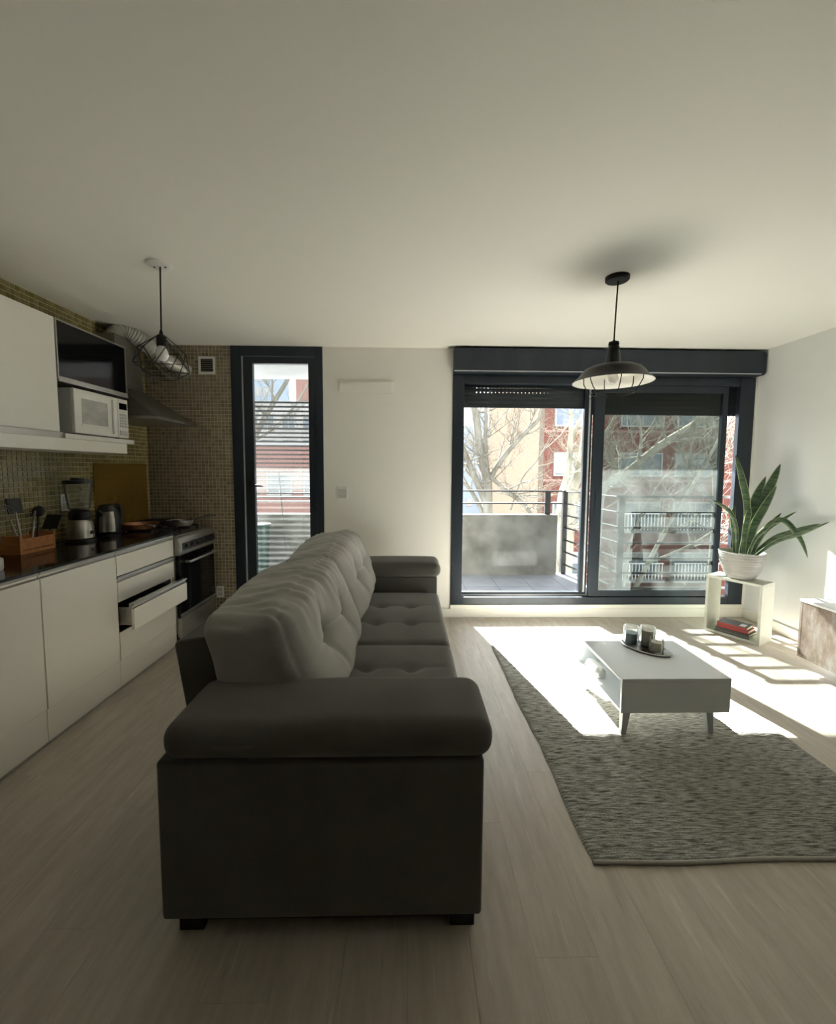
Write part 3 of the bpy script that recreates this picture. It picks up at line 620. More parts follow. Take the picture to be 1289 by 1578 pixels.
def utensil(name, label, cat, b, t, head, m='black', hm='black', hs=(.03, .005, .045)):
    o = thing(name, label, cat, b, group='utensils in the orange crate'); b = Vector(b); t = Vector(t)
    MB().tube([b, b.lerp(t, .5), t], [.005, .006, .005], 8).build('handle', m, o, smooth=True)
    dv = (t-b).normalized(); R = dv.to_track_quat('Z', 'Y').to_matrix().to_4x4(); M = Matrix.Translation(t+dv*hs[2]*.8) @ R
    if head == 'flat':
        MB().box(-hs[0], hs[0], -hs[1], hs[1], -hs[2], hs[2], M).build('blade', hm, o, bevel=.003)
    elif head == 'round':
        s = MB().lathe([(0, -hs[2]), (hs[0]*.7, -hs[2]*.7), (hs[0], 0), (hs[0]*.7, hs[2]*.7), (0, hs[2])], (0, 0, 0), 14)
        s.v = [tuple(M @ Vector((v[0], v[1]*.45, v[2]))) for v in s.v]; s.build('bowl', hm, o, smooth=True)
    elif head == 'whisk':
        mb = MB()
        for k in range(5):
            a = k*pi/5; pp = [M @ Vector((hs[0]*sin(pi*u/10)*cos(a)*(1 if u < 5 or True else 1), hs[0]*sin(pi*u/10)*sin(a), -hs[2]*.8+hs[2]*1.6*(u/10))) for u in range(11)]
            mb.tube(pp, .0012, 4)
        mb.build('wires', hm, o)
    return o
Z0 = ZT+.012
utensil('ladle', 'black ladle in the orange crate, highest and furthest left', 'utensil', (cx-.02, cy_-.09, Z0), (cx-.06, cy_-.20, ZT+.29), 'round', 'steel', 'black', (.045, .04, .045))
utensil('turner', 'square black turner standing in the orange crate', 'utensil', (cx, cy_-.02, Z0), (cx-.04, cy_-.01, ZT+.24), 'flat', 'steel', 'black', (.04, .004, .045))
utensil('serving_spoon', 'black slotted spoon leaning to the right in the crate', 'utensil', (cx+.02, cy_+.05, Z0), (cx-.03, cy_+.13, ZT+.20), 'round', 'black', 'black', (.035, .03, .04))
utensil('whisk', 'steel wire whisk between the ladle and the turner', 'utensil', (cx+.02, cy_-.05, Z0), (cx-.0, cy_-.09, ZT+.20), 'whisk', 'steel', 'steel', (.03, .03, .06))
utensil('tongs', 'bright steel tongs in the middle of the crate', 'utensil', (cx+.03, cy_+.0, Z0), (cx+.03, cy_+.03, ZT+.19), 'flat', 'steel', 'steel', (.007, .003, .03))
utensil('spatula', 'dark spatula lowest on the right of the crate', 'utensil', (cx+.03, cy_+.085, Z0), (cx+.02, cy_+.155, ZT+.125), 'flat', 'black', 'black', (.045, .006, .05))
mg = tag(MB().lathe([(0, 0), (.030, 0), (.034, .01), (.034, .055), (.022, .065), (0, .066)], (-2.03, 2.065, ZT), 20).build('lidded_pot', 'wire_white', smooth=True), 'small white lidded pot at the left end of the worktop', 'pot')
def socket(name, label, cat, axis, u0, u1, z0, z1, pos, n=2):
    o = thing(name, label, cat, (pos, (u0+u1)/2, z0) if axis == 'x' else ((u0+u1)/2, pos, z0))
    def B(a0, a1, b0, b1, d0, d1): return (pos+d0, pos+d1, a0, a1, b0, b1) if axis == 'x' else (a0, a1, pos-d1, pos-d0, b0, b1)
    MB().box(*B(u0, u1, z0, z1, 0, .009)).build('plate', 'wire_white', o, bevel=.003)
    for k in range(n):
        h = (z1-z0-.03)/n if z1-z0 > u1-u0 else 0
        if h: MB().box(*B(u0+.014, u1-.014, z0+.015+k*h+.003, z0+.015+(k+1)*h-.003, .009, .012)).build('module', 'switchgrey', o, bevel=.002)
        else:
            wd = (u1-u0-.03)/n; MB().box(*B(u0+.015+k*wd+.003, u0+.015+(k+1)*wd-.003, z0+.014, z1-.014, .009, .012)).build('module', 'switchgrey', o, bevel=.002)
    return o
socket('wall_socket', 'white socket plate on the mosaic behind the blender', 'socket', 'x', 2.93, 3.0, 1.115, 1.235, XL+.008)
socket('wall_socket', 'white socket plate low on the tiles right of the cooker', 'socket', 'y', -1.815, -1.745, .20, .31, YB-.008)
sw = socket('light_switch', 'white switch plate on the wall beside the kitchen door', 'switch', 'y', -.680, -.572, 1.130, 1.250, YB)
cvp = thing('cover_plate', 'blank white cover plate high on the back wall', 'plate', (-.4, YB, 2.11))
MB().box(-.651, -.150, YB-.016, YB, 2.114, 2.221).build('plate', 'trim', cvp, bevel=.003)
MB().box(-.640, -.161, YB-.024, YB-.016, 2.124, 2.211).build('cap', 'plaster', cvp, bevel=.002)
vg = thing('vent_grille', 'square white vent grille on the mosaic back wall', 'vent', (-1.84, YB, 2.27))
MB().box(-1.914, -1.895, YB-.018, YB-.008, 2.27, 2.43).box(-1.785, -1.766, YB-.018, YB-.008, 2.27, 2.43).box(-1.895, -1.785, YB-.018, YB-.008, 2.27, 2.292).box(-1.895, -1.785, YB-.018, YB-.008, 2.408, 2.43).build('frame', 'wire_white', vg)
base('backing', -1.895, -1.785, YB-.010, YB-.008, 2.292, 2.408, 'darkint', vg)
for k in range(6):
    z = 2.297+k*.019; MB().hexa([(-1.895,YB-.017,z),(-1.785,YB-.017,z),(-1.785,YB-.011,z+.004),(-1.895,YB-.011,z+.004)], [(-1.895,YB-.017,z+.003),(-1.785,YB-.017,z+.003),(-1.785,YB-.011,z+.007),(-1.895,YB-.011,z+.007)]).build('louvre', 'steel', vg)

# ------------------------------------------------------------------ pendant lamps
lp = thing('pendant_lamp', 'black barn style pendant lamp with wire guard before the big window', 'lamp', (1.195, 2.474, 1.85))
c = (1.195, 2.474, 0)
MB().lathe([(0, 2.506), (.058, 2.506), (.065, 2.512), (.066, ZC), (0, ZC)], c, 32).build('canopy', 'blackmetal', lp, smooth=True)
MB().tube([(1.200, 2.474, 2.508), (1.194, 2.474, 2.33), (1.190, 2.474, 2.17)], .0045, 8).build('cord', 'blackmetal', lp, smooth=True)
c = (1.190, 2.474, 0)
MB().lathe([(0, 2.178), (.006, 2.178), (.008, 2.170), (.028, 2.165), (.030, 2.150), (.027, 2.143), (.031, 2.135), (.034, 2.12), (.034, 2.10), (.037, 2.095), (.042, 2.045), (.050, 2.036), (0, 2.036)], c, 24).build('socket', 'blackmetal', lp, smooth=True)
outp = [(.048, 2.040), (.085, 2.034), (.125, 2.024), (.155, 2.010), (.172, 1.993), (.192, 1.965), (.212, 1.948), (.224, 1.938)]
shd = MB().lathe(outp+[(.2225, 1.9365), (.2105, 1.945), (.190, 1.962)]+[(.170, 1.990), (.153, 2.006), (.124, 2.020), (.085, 2.030), (.048, 2.036)], c, 48, closed=True).build('shade', 'blackmetal', lp, smooth=True)
MB().lathe([(.2215, 1.9358), (.2095, 1.944), (.189, 1.961), (.169, 1.989), (.152, 2.005), (.123, 2.019), (.085, 2.029), (.02, 2.034)], c, 48).build('shade_lining', 'enamel', shd, smooth=True, fix=True)
MB().lathe([(0, 1.925), (.018, 1.928), (.030, 1.942), (.033, 1.958), (.028, 1.978), (.017, 1.998), (.014, 2.025), (0, 2.03)], c, 20).build('bulb', 'bulb', lp, smooth=True)
g = MB()
for k in range(6):
    a = k*pi/3+.35
    g.tube([(c[0]+r*cos(a), c[1]+r*sin(a), z) for r, z in ((.165, 1.985), (.163, 1.94), (.145, 1.905), (.12, 1.875), (.105, 1.862), (.112, 1.85), (.125, 1.853))], .0028, 6)
for r, z in ((.118, 1.872),): g.tube([(c[0]+r*cos(a*pi/18), c[1]+r*sin(a*pi/18), z) for a in range(37)], .0028, 6)
g.build('wire_guard', 'blackmetal', lp, smooth=True)
l2 = thing('pendant_lamp', 'geometric black wire cage pendant lamp hanging by the kitchen', 'lamp', (-1.372, 2.409, 1.9))
c = (-1.368, 2.409, 0)
MB().lathe([(0, 2.514), (.055, 2.516), (.064, 2.523), (.065, ZC), (0, ZC)], c, 32).build('canopy', 'wire_white', l2, smooth=True)
for sx in (-.03, .03): MB().lathe([(0, 2.511), (.005, 2.511), (.005, 2.517), (0, 2.517)], (c[0]+sx, c[1], 0), 8).build('screw', 'black', l2)
MB().tube([(-1.366, 2.409, 2.516), (-1.370, 2.409, 2.35), (-1.374, 2.409, 2.17)], .0042, 8).build('cord', 'blackmetal', l2, smooth=True)
c = (-1.375, 2.409, 0)
MB().lathe([(0, 2.180), (.006, 2.178), (.011, 2.155), (.022, 2.148), (.025, 2.140), (.025, 2.090), (0, 2.090)], c, 20).build('socket', 'blackmetal', l2, smooth=True)
MB().lathe([(0, 2.010), (.016, 2.013), (.028, 2.026), (.034, 2.046), (.029, 2.068), (.020, 2.088), (.017, 2.10), (0, 2.10)], c, 20).build('bulb', 'bulb', l2, smooth=True)
V = {}
for k in range(6):
    a = k*pi/3+.25
    V['t', k] = (c[0]+.024*cos(a), c[1]+.024*sin(a), 2.145)
    V['u', k] = (c[0]+.118*cos(a), c[1]+.118*sin(a), 2.082 if k % 2 else 2.060)
    b = a+pi/6
    V['m', k] = (c[0]+.140*cos(b), c[1]+.140*sin(b), 1.985 if k % 2 else 1.965)
    V['b', k] = (c[0]+.075*cos(a), c[1]+.075*sin(a), 1.918)
g = MB()
for k in range(6):
    j = (k+1) % 6
    for p, q in ((('t',k),('u',k)), (('u',k),('m',k)), (('u',j),('m',k)), (('m',k),('m',j)), (('m',k),('b',j)), (('b',k),('b',j))): g.tube([V[p], V[q]], .0026, 6)
    if k % 2: g.tube([V['u', k], V['u', j]], .0026, 6)
g.build('wire_cage', 'blackmetal', l2, smooth=True)

# ------------------------------------------------------------------ sofa
def soft(cuts, fn):
    """closed quad cube-sphere grid; fn maps cube coords in [-1,1]^3 to a point"""
    mb = MB(); idx = {}; nx, ny, nz = cuts
    def vid(i, j, k):
        key = (i, j, k)
        if key not in idx:
            idx[key] = len(mb.v); mb.v.append(tuple(fn(2*i/nx-1, 2*j/ny-1, 2*k/nz-1)))
        return idx[key]
    for i in range(nx):
        for j in range(ny):
            for k in (0, nz): mb.f.append((vid(i,j,k), vid(i+1,j,k), vid(i+1,j+1,k), vid(i,j+1,k)))
    for i in range(nx):
        for k in range(nz):
            for j in (0, ny): mb.f.append((vid(i,j,k), vid(i+1,j,k), vid(i+1,j,k+1), vid(i,j,k+1)))
    for j in range(ny):
        for k in range(nz):
            for i in (0, nx): mb.f.append((vid(i,j,k), vid(i,j+1,k), vid(i,j+1,k+1), vid(i,j,k+1)))
    return mb
def rounded(a, b, c, hx, hy, hz, r):
    """box with half sizes, rounded edges of radius r, from cube coords"""
    p = Vector((a*hx, b*hy, c*hz)); q = Vector((max(-hx+r, min(hx-r, p.x)), max(-hy+r, min(hy-r, p.y)), max(-hz+r, min(hz-r, p.z))))
    d = p-q
    return q + d.normalized()*r if d.length > 1e-6 else p
sf = thing('sofa', 'dark grey fabric two seat sofa with puffy tufted back cushions', 'sofa', (-.25, 2.37, 0))
SX0, SX1, SY0, SY1 = -.735, .23, 1.17, 3.56
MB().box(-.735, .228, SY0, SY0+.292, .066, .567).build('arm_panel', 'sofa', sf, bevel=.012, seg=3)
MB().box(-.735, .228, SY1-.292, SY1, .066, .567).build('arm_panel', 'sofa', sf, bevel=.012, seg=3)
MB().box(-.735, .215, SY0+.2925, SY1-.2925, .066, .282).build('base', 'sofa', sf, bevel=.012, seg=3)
def armcap(y0, y1):
    x0, x1 = -.722, .256; z0, z1 = .562, .678
    def fn(a, b, c):
        p = rounded(a, b, c, (x1-x0)/2, (y1-y0)/2, (z1-z0)/2, .052)
        bul = .012*(1-abs(a)**4)*(1-b*b) * (1 if c > 0 else 0); sag = -.010*math.exp(-((a+.55)/.35)**2)*(1 if c > 0 else 0)
        return Vector(((x0+x1)/2+p.x, (y0+y1)/2+p.y, (z0+z1)/2+p.z+bul+sag))
    return soft((48, 22, 14), fn).build('armrest', 'sofa', sf, smooth='all')
armcap(SY0-.012, SY0+.31); armcap(SY1-.31, SY1+.012)
# tilted backrest frame
MB().prism([(-.745, .08), (-.60, .08), (-.68, .80), (-.70, .818), (-.83, .80), (-.846, .785)], 'y', SY0+.312, SY1-.02).build('backrest_frame', 'sofa', sf, bevel=.02, seg=3)
def seat(y0, y1, tufts):
    x0, x1, z0, z1 = -.60, .238, .283, .452
    hx, hy, hz = (x1-x0)/2, (y1-y0)/2, (z1-z0)/2
    def fn(a, b, c):
        p = rounded(a, b, c, hx, hy, hz, .035); P = Vector(((x0+x1)/2+p.x, (y0+y1)/2+p.y, (z0+z1)/2+p.z))
        if c > .2:
            P.z += .018*(1-a**4)*(1-b**4)
            for tx, ty in tufts:
                d2 = (P.x-tx)**2+(P.y-ty)**2
                P.z -= .026*math.exp(-d2/.0016) + .012*math.exp(-d2/.012)
            for ty in set(t[1] for t in tufts):
                P.z -= .006*math.exp(-((P.y-ty)/.018)**2)*(1-a**4)
        return P
    return soft((56, 60, 8), fn).build('seat_cushion', 'sofa_seat_lit', sf, smooth='all')
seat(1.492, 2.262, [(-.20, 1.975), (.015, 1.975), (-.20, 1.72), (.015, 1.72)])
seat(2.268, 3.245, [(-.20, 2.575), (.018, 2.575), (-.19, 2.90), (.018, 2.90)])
def back_cushion(y0, y1, seed, tufts):
    yc, hy = (y0+y1)/2, (y1-y0)/2; zb, zt = .448, .905; hz = (zt-zb)/2; hx = .165
    tilt = radians(13)
    def fn(a, b, c):
        p = rounded(a, b, c, hx, hy, hz, .058)
        # puff out the front, thin at top; crown along the top edge
        fr = max(0, (a+.2)/1.2)
        u = (1-b**4); v = (1-c**4)
        x = p.x; y = p.y; z = p.z
        x += fr*.075*u*v
        x += -.035*max(0, c)*fr
        x += .036*max(0, -c)*fr
        z += .040*max(0, c)*(1-b*b)
        for tb, tc in tufts:
            dy = (b-tb)*hy; dz = (c-tc)*hz; d2 = dy*dy+dz*dz
            x -= fr*(.078*math.exp(-d2/.0020)+.048*math.exp(-d2/.012))
            # creases between tufts and out to edges
            x -= fr*.024*math.exp(-(dz/.014)**2)*math.exp(-(dy/.17)**2)
            x -= fr*.026*math.exp(-((dy+dz*.15)/.018)**2)*math.exp(-(dz/.15)**2)
        # gathered wrinkles across the top
        k = max(0, c-.1)/.9
        wv = noise.noise(Vector((y*26+seed, x*5+z*7, seed*1.7)))*.010 + noise.noise(Vector((y*60+seed+x*14, x*7, z*5+seed)))*.0045
        n0 = noise.noise(Vector((y*5+seed, z*6, x*5)))*.014
        z += k*(wv*1.5+n0*.7); x += (wv*.9*k + n0*.9*(.4+fr))*(1-.6*abs(b)**6)
        y += noise.noise(Vector((z*9+seed, x*9, 3.3)))*.008
        P = Vector((x, 0, z)); ct, st = cos(tilt), sin(tilt)
        # tilt about the bottom edge: top goes to -x
        zz = z+hz; xx = x
        return Vector((-.475+xx*ct - zz*st, yc+y, zb+.01+zz*ct+xx*st*.6))
    return soft((22, 88, 44), fn).build('back_cushion', 'sofa_back_lit', sf, smooth='all')
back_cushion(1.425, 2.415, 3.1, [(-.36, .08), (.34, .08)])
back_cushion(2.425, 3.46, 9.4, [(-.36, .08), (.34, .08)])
MB().box(-.66, .13, SY0+.05, SY1-.05, .012, .0655).build('plinth', 'feet', sf)  # black block added where only shadow lies under the sofa
for xx in (-.70, .135):
    for yy in (SY0+.03, SY1-.11): MB().box(xx, xx+.075, yy, yy+.08, 0, .066).build('foot', 'feet', sf, bevel=.003)

# ------------------------------------------------------------------ rug
rg = thing('rug', 'grey beige flat woven rug under the coffee table', 'rug', (1.34, 2.3, 0))
rx0, rx1, ry0, ry1 = .672, 2.015, 1.40, 3.25
nx, ny = 130, 330; mb = MB()
for j in range(ny+1):
    for i in range(nx+1):
        u, v = i/nx, j/ny; X = rx0+(rx1-rx0)*u; Y = ry0+(ry1-ry0)*v
        X += (.006*noise.noise(Vector((Y*9, 1.1, 0))) + .012*noise.noise(Vector((Y*2.2, 7.7, 0))))*(1 if i in (0, nx) else (abs(u-.5)*2)**3)
        Y += .010*noise.noise(Vector((X*3, 4.4, 0)))*(abs(v-.5)*2)**4
        z = .011+.0058*noise.noise(Vector((X*16, Y*150, 0)))+.0015*noise.noise(Vector((X*90, Y*90, 2)))+.003*max(0, noise.noise(Vector((X*2.5, Y*9, 5))))
        if i in (0, nx) or j in (0, ny): z = .003
        mb.v.append((X, Y, z))
for j in range(ny):
    for i in range(nx): a = j*(nx+1)+i; mb.f.append((a, a+1, a+nx+2, a+nx+1))
mb.build('weave', 'rug', rg, smooth='all', fix=False)
hem = [(rx0+(rx1-rx0)*i/40, ry0+.010*noise.noise(Vector(((rx0+(rx1-rx0)*i/40)*3, 4.4, 0)))-.004, .0075) for i in range(41)]
MB().tube(hem, .0072, 8).build('hem', 'rughem', rg, smooth=True)
MB().tube([(p[0], ry1+.003, .0075) for p in hem], .0072, 8).build('hem', 'rughem', rg, smooth=True)

# ------------------------------------------------------------------ coffee table and what is on it
tb = thing('coffee_table', 'low white coffee table with an open shelf, on the rug', 'table', (1.39, 2.35, .012))
x0, x1, y0, y1 = 1.108, 1.682, 2.062, 2.645
MB().box(x0, x1, y0, y1, .328, .346).build('tabletop', 'tablewhite', tb, bevel=.002)
MB().box(x0, x1, y0, y0+.017, .162, .3278).build('end_panel', 'tablewhite', tb, bevel=.0015)
MB().box(x0, x1, y1-.017, y1, .162, .3278).build('end_panel', 'tablewhite', tb, bevel=.0015)
MB().box(x0, x1, y0+.0175, y1-.0175, .162, .178).build('shelf', 'tablewhite', tb, bevel=.0015)
MB().box((x0+x1)/2-.008, (x0+x1)/2+.008, y0+.0175, y1-.0175, .178, .328).build('divider', 'tablewhite', tb)
for lx, ly, sx, sy in ((x0+.03, y0+.035, 0, .01), (x1-.10, y0+.035, .03, .01), (x0+.03, y1-.075, 0, -.01), (x1-.10, y1-.075, .03, -.01)):
    t = .042; b = .026
    lo = [(lx+sx-.0, ly+sy-.0, .016), (lx+sx+b, ly+sy, .016), (lx+sx+b, ly+sy+b, .016), (lx+sx, ly+sy+b, .016)]
    hi = [(lx, ly, .162), (lx+t, ly, .162), (lx+t, ly+t, .162), (lx, ly+t, .162)]
    MB().hexa(lo, hi).build('leg', 'leg_grey', tb, bevel=.002)
rm = thing('speaker', 'rounded white speaker lying in the open shelf of the coffee table', 'speaker', (1.16, 2.44, .178))
def fn(a, b, c):
    p = rounded(a, b, c, .034, .085, .034, .033); return Vector((1.150+p.x, 2.46+p.y, .2125+p.z))
soft((12, 18, 12), fn).build('body', 'wire_white', rm, smooth='all')
MB().tube([(1.150, 2.3755, .2125), (1.150, 2.372, .2125)], .022, 16).build('end_cap', 'switchgrey', rm, smooth=True)
ty = thing('tray', 'oval silver tray of candle jars on the coffee table', 'tray', (1.43, 2.42, .346))
R = Matrix.Translation((1.435, 2.425, .346)) @ Matrix.Rotation(radians(-52), 4, 'Z') @ Matrix.Diagonal((1.32, .82, 1, 1))
s = MB().lathe([(0, .001), (.085, .001), (.105, .010), (.108, .011), (.104, .013), (.084, .005), (0, .005)], (0, 0, 0), 40); s.v = [tuple(R @ Vector(v)) for v in s.v]; s.build('dish', 'silver', ty, smooth=True)
def jar(name, label, x, y, r, h, fill, m, lidm=None):
    o = thing(name, label, 'candle', (x, y, .352), group='candle jars on the tray')
    MB().lathe([(0, 0), (r, 0), (r+.001, .004), (r+.001, h-.006), (r-.002, h), (r-.004, h), (r-.004, .005), (0, .005)], (x, y, .352), 28).build('glass', 'jar', o, smooth=True)
    MB().lathe([(0, .006), (r-.005, .006), (r-.005, fill), (0, fill)], (x, y, .352), 24).build('wax', m, o, smooth=True)
    MB().tube([(x, y, .352+fill-.002), (x+.001, y, .352+fill+.010)], .0012, 5).build('wick', 'black', o)
    if lidm: MB().lathe([(0, h), (r+.003, h), (r+.003, h+.008), (0, h+.010)], (x, y, .352), 24).build('lid', lidm, o, smooth=True)
    return o
jar('candle_jar', 'glass jar with a blue grey candle on the silver tray', 1.380, 2.492, .044, .112, .072, 'candle_blue')
jar('candle_jar', 'tall beige candle jar at the back of the silver tray', 1.470, 2.470, .044, .116, .096, 'candle_beige')
jar('candle_jar', 'short beige candle jar at the front of the silver tray', 1.470, 2.376, .038, .080, .060, 'candle_beige')

# ------------------------------------------------------------------ box shelf, plant, books
ang = math.atan2(.877, -.48)      # long front side direction
BO = Vector((2.856, 3.248, 0)); uu = Vector((-.48, .877, 0)).normalized(); vv = Vector((.877, .48, 0)).normalized()
Lb, Db, Hb = .415, .226, .505
Wb = Matrix(((uu.x, vv.x, 0, BO.x), (uu.y, vv.y, 0, BO.y), (0, 0, 1, 0), (0, 0, 0, 1)))
bs = thing('box_shelf', 'white open box shelf standing on end by the right wall', 'shelf', tuple(BO))
t = .022
for nm, b in (('side_panel', (0, t, 0, Db, t, Hb-t)), ('side_panel', (Lb-t, Lb, 0, Db, t, Hb-t)), ('top_panel', (0, Lb, 0, Db, Hb-t, Hb)), ('bottom_panel', (0, Lb, 0, Db, 0, t))):
    MB().box(*b, M=Wb).build(nm, 'shelfwhite', bs, bevel=.002)
PC = BO + uu*.205 + vv*.113
pt = thing('potted_plant', 'snake plant in a ribbed grey white ceramic pot on the box shelf', 'plant', (PC.x, PC.y, Hb))
pr = []
for i in range(31):
    u = i/30; z = u*.225; rr = .095 + .070*(1-(1-u)**1.9)
    pr.append((rr+.0028*sin(i*pi/1.5)+.0, z))
prof = [(0, 0), (.092, 0)]+pr+[(.169, .231), (.161, .232), (.155, .22), (.145, .19), (0, .19)]
MB().lathe(prof, (PC.x, PC.y, Hb), 48).build('pot', 'pot', pt, smooth='all')
MB().lathe([(0, .1905), (.143, .1905), (.146, .198), (.09, .206), (0, .21)], (PC.x, PC.y, Hb), 32).build('soil', 'soil', pt, smooth=True)
def leaf(base_, pts, wd, twist=0):
    """blade through control points (world), width wd, gently channelled"""
    P = [Vector(base_)]+[Vector(p) for p in pts]; n = 22; mb = MB(); mb.uv = []
    def cat(t):
        t *= len(P)-1; k = min(int(t), len(P)-2); u = t-k; a = P[max(k-1, 0)]; b = P[k]; c = P[k+1]; e = P[min(k+2, len(P)-1)]
        return .5*((2*b)+(c-a)*u+(2*a-5*b+4*c-e)*u*u+(3*b-a-3*c+e)*u**3)
    for i in range(n+1):
        t = i/n; p = cat(t); d = (cat(min(1, t+.02))-cat(max(0, t-.02))).normalized()
        view = Vector((.63, .77, -.05)); s_ = d.cross(view)
        s_ = (Matrix.Rotation(twist, 3, d) @ s_).normalized(); nn = s_.cross(d)
        w_ = wd*(.55+.45*min(1, t*2.5))*(1 if t < .6 else max(.02, (1-((t-.6)/.4)**1.8)))
        th = .0035*(1-.6*t)
        for q, off in ((-1, 1), (-.5, .35), (0, 0), (.5, .35), (1, 1)):
            mb.v.append(tuple(p+s_*(q*w_)+nn*(off*w_*.28))); mb.uv.append((q/2+.5, t))
        for q, off in ((1, 1), (.5, .35), (0, 0), (-.5, .35), (-1, 1)):
            mb.v.append(tuple(p+s_*(q*w_*.98)+nn*(off*w_*.28+th))); mb.uv.append((q/2+.5, t))
    for i in range(n):
        for j in range(10): a = i*10+j; b = i*10+(j+1) % 10; mb.f.append((a, b, b+10, a+10))
    mb.f.append(tuple(range(n*10, n*10+10)))
    return mb.build('leaf', 'leaf', pt, smooth='all')
zS = Hb+.195
def LP(x, y, z): return (x, y, z)
cx, cyy = PC.x, PC.y
leaf((cx+.00, cyy-.02, zS), [(cx+.005, cyy-.02, 1.10), (cx-.035, cyy, 1.34), (cx-.095, cyy+.02, 1.56)], .026)
leaf((cx+.03, cyy+.0, zS), [(cx+.10, cyy, 1.06), (cx+.19, cyy-.02, 1.30), (cx+.255, cyy-.03, 1.485)], .036)
leaf((cx+.02, cyy+.03, zS), [(cx+.06, cyy+.02, 1.0), (cx+.11, cyy+.02, 1.2), (cx+.165, cyy, 1.38)], .034)
leaf((cx+.01, cyy-.05, zS), [(cx+.05, cyy-.05, .95), (cx+.12, cyy-.06, 1.12), (cx+.20, cyy-.07, 1.30)], .032, .3)
leaf((cx-.04, cyy+.0, zS), [(cx-.06, cyy, .92), (cx-.13, cyy, 1.08), (cx-.30, cyy+.0, 1.185)], .016)
leaf((cx-.02, cyy-.04, zS), [(cx-.02, cyy-.04, .90), (cx-.0, cyy-.04, 1.05), (cx+.03, cyy-.02, 1.13)], .022)
leaf((cx+.04, cyy-.05, zS), [(cx+.12, cyy-.09, .92), (cx+.20, cyy-.15, 1.03), (cx+.26, cyy-.20, 1.10)], .012)
leaf((cx+.05, cyy-.04, zS), [(cx+.11, cyy-.09, .94), (cx+.165, cyy-.14, 1.02), (cx+.215, cyy-.18, 1.005), (cx+.28, cyy-.24, .87), (cx+.315, cyy-.27, .735)], .022)
leaf((cx+.06, cyy-.03, zS), [(cx+.17, cyy-.10, .86), (cx+.26, cyy-.22, .95), (cx+.335, cyy-.33, 1.02)], .020)
leaf((cx+.07, cyy-.05, zS), [(cx+.17, cyy-.13, .835), (cx+.27, cyy-.25, .93), (cx+.355, cyy-.38, 1.04)], .018, .4)
leaf((cx+.05, cyy+.02, zS), [(cx+.12, cyy-.02, .88), (cx+.18, cyy-.06, .98), (cx+.23, cyy-.10, 1.08)], .018)
leaf((cx-.03, cyy+.04, zS), [(cx-.05, cyy+.04, .90), (cx-.06, cyy+.05, 1.03), (cx-.05, cyy+.05, 1.13)], .020)
leaf((cx+.0, cyy-.06, zS), [(cx+.04, cyy-.09, .86), (cx+.10, cyy-.12, .95), (cx+.155, cyy-.14, 1.03)], .017, .5)
def book(label, z0, th, L, D, off, rot, cov, spine=None):
    cxy = BO + uu*(.205+off[0]) + vv*(.105+off[1]); a = math.atan2(uu.y, uu.x)+rot
    o = thing('book', label, 'book', (cxy.x, cxy.y, z0), a, group='books in the box shelf')
    M = Matrix.Translation((cxy.x, cxy.y, z0)) @ Matrix.Rotation(a, 4, 'Z')
    # local: x along the spine, y depth; the spine faces -v = local +y or -y
    MB().box(-L/2, L/2, -D/2, D/2, 0, .0025, M).box(-L/2, L/2, -D/2, D/2, th-.0025, th, M).build('cover', cov, o)
    MB().box(-L/2, L/2, D/2-.003, D/2, .0026, th-.0026, M).build('spine', spine or cov, o)
    MB().box(-L/2+.004, L/2-.004, -D/2+.004, D/2-.0035, .0026, th-.0026, M).build('pages', 'page', o)
    return o, M
z = t
for lab, th, L, D, off, rot, cov, sp in (
    ('thin grey book with black edges at the bottom of the stack', .018, .255, .185, (.0, -.01), .05, 'bk_grey', 'bk_dark'),
    ('black book second from the bottom of the stack', .020, .245, .175, (-.002, -.005), .02, 'bk_dark', 'bk_dark'),
    ('red spined book in the middle of the stack', .022, .225, .165, (.004, .0), .07, 'bk_red', 'bk_red'),
    ('black covered book with a red spine on top of the stack', .024, .215, .15, (.012, -.005), .10, 'bk_black', 'bk_red')):
    bk, M = book(lab, z, th, L, D, off, rot, cov, sp); z += th+.0004
MB().box(-.085, -.045, -.02, .055, .0241, .0246, M).build('cover_print', 'paperwhite', bk)

# ------------------------------------------------------------------ console at the right edge
C1 = Vector((2.80, 2.865, 0)); dd = Vector((0, -1, 0))
ee = Vector((1, 0, 0))
Wc = Matrix(((dd.x, ee.x, 0, C1.x), (dd.y, ee.y, 0, C1.y), (0, 0, 1, 0), (0, 0, 0, 1)))
cs = thing('console', 'distressed wooden media console on slanted dark legs by the right wall', 'console', tuple(C1))
Lc, Dc = 1.30, .38
for nm, b in (('end_panel', (0, .02, 0, Dc, .12, .498)), ('end_panel', (Lc-.02, Lc, 0, Dc, .12, .498)), ('bottom_panel', (0, Lc, 0, Dc, .10, .1195)), ('back_panel', (.02, Lc-.02, Dc-.012, Dc, .12, .498))):
    MB().box(*b, M=Wc).build(nm, 'distressed', cs, bevel=.002)
MB().box(-.003, Lc+.003, -.003, Dc, .4985, .516, M=Wc).build('top_panel', 'paperwhite', cs, bevel=.002)
for k in range(3):
    a0 = .022+k*(Lc-.044)/3; dm_ = MB().box(a0, a0+(Lc-.044)/3-.003, 0, .018, .121, .497, M=Wc).build('door', 'distressed', cs, bevel=.0015)
